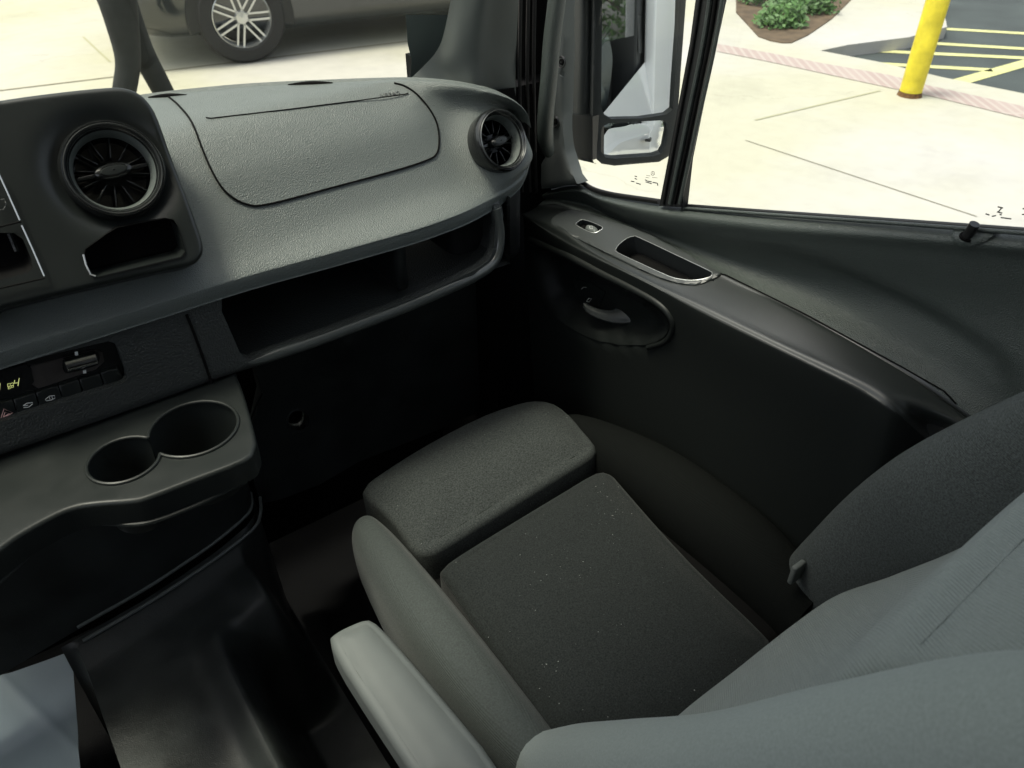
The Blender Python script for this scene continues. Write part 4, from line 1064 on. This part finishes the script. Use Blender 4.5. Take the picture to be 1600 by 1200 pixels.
# ------------------------------------------------------------------ pillar and grab handle
pl = thing('windshield_pillar', (.80, 1.05, -.45), 'grey trimmed pillar between windscreen and door', 'pillar')
pr = [
 [(712, -40, 1.06), (694, 50, 1.09), (682, 80, 1.11), (665, 100, 1.13), (638, 126, 1.15), (600, 160, 1.18)],
 [(735, -40, 1.04), (718, 50, 1.06), (712, 90, 1.07), (702, 120, 1.09), (690, 150, 1.10), (680, 200, 1.12)],
 [(760, -40, 1.02), (748, 50, 1.04), (745, 100, 1.05), (742, 150, 1.05), (740, 200, 1.06), (738, 280, 1.08)],
 [(778, -40, 1.02), (770, 50, 1.05), (768, 100, 1.06), (768, 150, 1.07), (770, 200, 1.08), (775, 290, 1.09)],
 [(812, -40, 1.03), (808, 50, 1.05), (806, 100, 1.06), (806, 150, 1.06), (808, 200, 1.07), (812, 310, 1.07)],
]
loft('pillar_trim', [[aY(*p) for p in r] for r in pr], m_pillar, pl, nu=6, nv=5)
pr2 = [[(806, -40, 1.07), (804, 100, 1.09), (804, 200, 1.10), (812, 320, 1.10)], [(830, -40, 1.08), (830, 100, 1.10), (830, 200, 1.10), (830, 320, 1.08)], [(872, -40, 1.06), (870, 100, 1.07), (868, 200, 1.07), (860, 310, 1.05)]]
loft('door_seal', [[aY(*p) for p in r] for r in pr2], m_black, pl, nu=4, nv=3)
for xx in (812, 824, 834):
    tube('seal_lip', [aY(xx+2, -40, 1.045), aY(xx, 100, 1.055), aY(xx+1, 200, 1.06), aY(xx+4, 300, 1.06)], .003, m_seal, pl, seg=8)
tplate = [(862, -40), (858, 66), (856, 200), (852, 248), (826, 256), (823, 275), (826, 296), (860, 294), (905, 287), (893, 264), (884, 236), (881, 175), (883, 66), (886, -40)]
tpo = patch('pillar_plate', tplate, onX(.852), m_pillar, pl, step=9, bulge=.006, br=.012, up=(-1, 0, .2), skirt=(.02, 0, 0))
for c in ((878, 97), (868, 190)):
    M = frame(aX(c[0]-1, c[1], .843), (-1, -.2, .1))
    sc = lathe('screw_hole', [(.0095, .0), (.0085, .002), (.0072, 0), (.0068, -.002)], M, m_seal, tpo, seg=24)
    lathe('screw', [(.001, .001), (.004, .001), (.0052, -.001)], M, m_black, sc, seg=16)
gh = [(876, -60, .80), (870, 0, .795), (862, 66, .79), (858, 120, .788), (853, 175, .79), (852, 212, .80), (857, 236, .825)]
def ghp(o): return [aX(a, b, c) for a, b, c in gh]
tube('grab_handle', ghp(0), lambda t: .0165 if t < .85 else .0165-.03*(t-.85), m_door, pl, seg=20, flat=.8)

# ------------------------------------------------------------------ outside mirror
mir = thing('side_mirror', aX(960, 240, 1.1), 'black door mirror with two glasses outside the quarter window', 'mirror')
MC = aX(992, 150, 1.12)
mn = Vector((-.45, -.875, .13)).normalized()
onm = onP(MC, mn)
hpx = [(926, -60), (926, 100), (925, 230), (929, 246), (940, 256), (960, 259), (1030, 253), (1045, 244), (1054, 215), (1063, 120), (1072, 0), (1076, -60)]
g1 = [(940, -50), (939, 66), (938, 165), (942, 178), (954, 185), (1000, 184), (1040, 178), (1050, 170), (1053, 120), (1059, 40), (1062, -50)]
g2_ = [(938, 205), (941, 196), (950, 192), (1000, 189), (1032, 187), (1041, 191), (1043, 203), (1038, 228), (1032, 239), (1020, 243), (960, 247), (945, 245), (938, 236)]
patch('bezel', hpx, onm, m_housing, mir, step=10, holes=[g1, g2_], bulge=.006, br=.012, up=mn, skirt=tuple(-mn*.06), holeskirt=tuple(-mn*.012))
patch('mirror_glass', g1, lambda a, b: onm(a, b)-mn*.006, m_mirror, mir, step=25)['label'] = 'large upper mirror glass'
cc_ = onm(990, 216)
patch('mirror_glass', g2_, lambda a, b: onm(a, b)-mn*.006, m_mirror, mir, step=6, bulge=.0018, br=.08, up=mn)['label'] = 'small lower wide angle glass'
def hs(a, b, x): return aX(a, b, x)
rws = [[hs(896, -60, 1.04), hs(896, 60, 1.04), hs(893, 175, 1.04), hs(893, 240, 1.04), hs(900, 248, 1.05)],
       [hs(912, -60, 1.04), hs(912, 60, 1.04), hs(910, 175, 1.04), hs(910, 244, 1.04), hs(915, 252, 1.05)],
       [hs(927, -60, 1.06), hs(927, 60, 1.06), hs(926, 175, 1.06), hs(926, 246, 1.06), hs(932, 256, 1.06)]]
loft('housing', rws, m_housing, mir, nu=5, nv=4)
patch('housing_foot', [(892, 178), (926, 182), (926, 250), (900, 246), (892, 238)], onX(1.035), m_gloss, mir, step=10, skirt=(.03, 0, 0))
box('arm', (.93, 1.12, -.30), (1.12, 1.20, -.22), m_housing, mir, bev=.015)
box('housing_back', (1.09, 1.20, -.56), (1.24, 1.27, -.22), m_housing, mir, bev=.03)

# ------------------------------------------------------------------ behind the van, seen in the mirror
def tree(base, h, r, label):
    o = thing('tree', base, label, 'tree', 'trees behind the van')
    b = Vector(base)
    tr_ = [tube('t', [b, b+Vector((.05, .02, h*.35)), b+Vector((0, .1, h*.75))], lambda t: .14-.09*t, m_bark, None, n=4)]
    for k in range(6):
        a = k*1.1; s = b+Vector((0, .03, h*(.3+.06*k)))
        tr_.append(tube('l', [s, s+Vector((math.cos(a)*r*.4, math.sin(a)*r*.4, h*.12)), s+Vector((math.cos(a)*r*.75, math.sin(a)*r*.75, h*.2))], lambda t: .05-.035*t, m_bark, None, n=3, seg=6))
    joined('trunk', tr_, m_bark, o)
    vs, fs = [], []
    clumps = [Vector((random.gauss(0, r*.45), random.gauss(0, r*.45), h*.62+random.gauss(0, h*.16))) for _ in range(26)]
    for c in clumps:
        cr_ = r*random.uniform(.22, .42)
        for _ in range(230):
            d = Vector((random.gauss(0, 1), random.gauss(0, 1), random.gauss(0, .8))).normalized()*cr_*random.uniform(.55, 1.05)
            p = b+c+d; u = Vector((random.gauss(0, 1), random.gauss(0, 1), random.gauss(0, 1))).normalized(); w = u.orthogonal().normalized(); k = len(vs); s = random.uniform(.05, .1)
            vs += [p-u*s, p+w*s*.5, p+u*s, p-w*s*.5]; fs.append((k, k+1, k+2, k+3))
    me = bpy.data.meshes.new('crown'); me.from_pydata(vs, [], fs); link('crown', me, m_leaf, o)
for i, (x, y, h) in enumerate(((3.2, -15, 6.0), (6.8, -16, 6.8), (.2, -16, 6.2))):
    tree((x, y, GZ), h, 2.2, ['broad green tree behind the parked dark car seen in the mirror', 'tallest green tree behind the van at the right', 'green tree nearest the van rear'][i])
suv('parked_car', Vector((3.0, -8.0, GZ)), R_(100), 'dark car parked behind the van and reflected in the door mirror')

def shrub(base, r, label):
    vs, fs = [], []
    for _ in range(900):
        d = Vector((random.gauss(0, 1), random.gauss(0, 1), abs(random.gauss(0, .8)))).normalized()*r*random.uniform(.45, 1.05)
        p = Vector(base)+d*(1+.15*math.sin(d.x*20)); u = Vector((random.gauss(0, 1), random.gauss(0, 1), random.gauss(0, 1))).normalized(); w = u.orthogonal().normalized(); k = len(vs); q_ = random.uniform(.02, .045)
        vs += [p-u*q_, p+w*q_*.5, p+u*q_, p-w*q_*.5]; fs.append((k, k+1, k+2, k+3))
    me = bpy.data.meshes.new('shrub'); me.from_pydata(vs, [], fs)
    tag(link('shrub', me, m_leaf), label, 'shrub', 'shrubs in the planting bed')
for (px, py, r, lab) in ((1215, 40, .24, 'low green shrub at the near tip of the planting bed'), (1262, 18, .3, 'rounded green shrub in the middle of the planting bed'), (1200, 4, .33, 'largest green shrub beside the window bar at the back of the planting bed')):
    b = aZ(px, py, GZ); shrub((b.x, b.y, GZ+.02), r, lab)
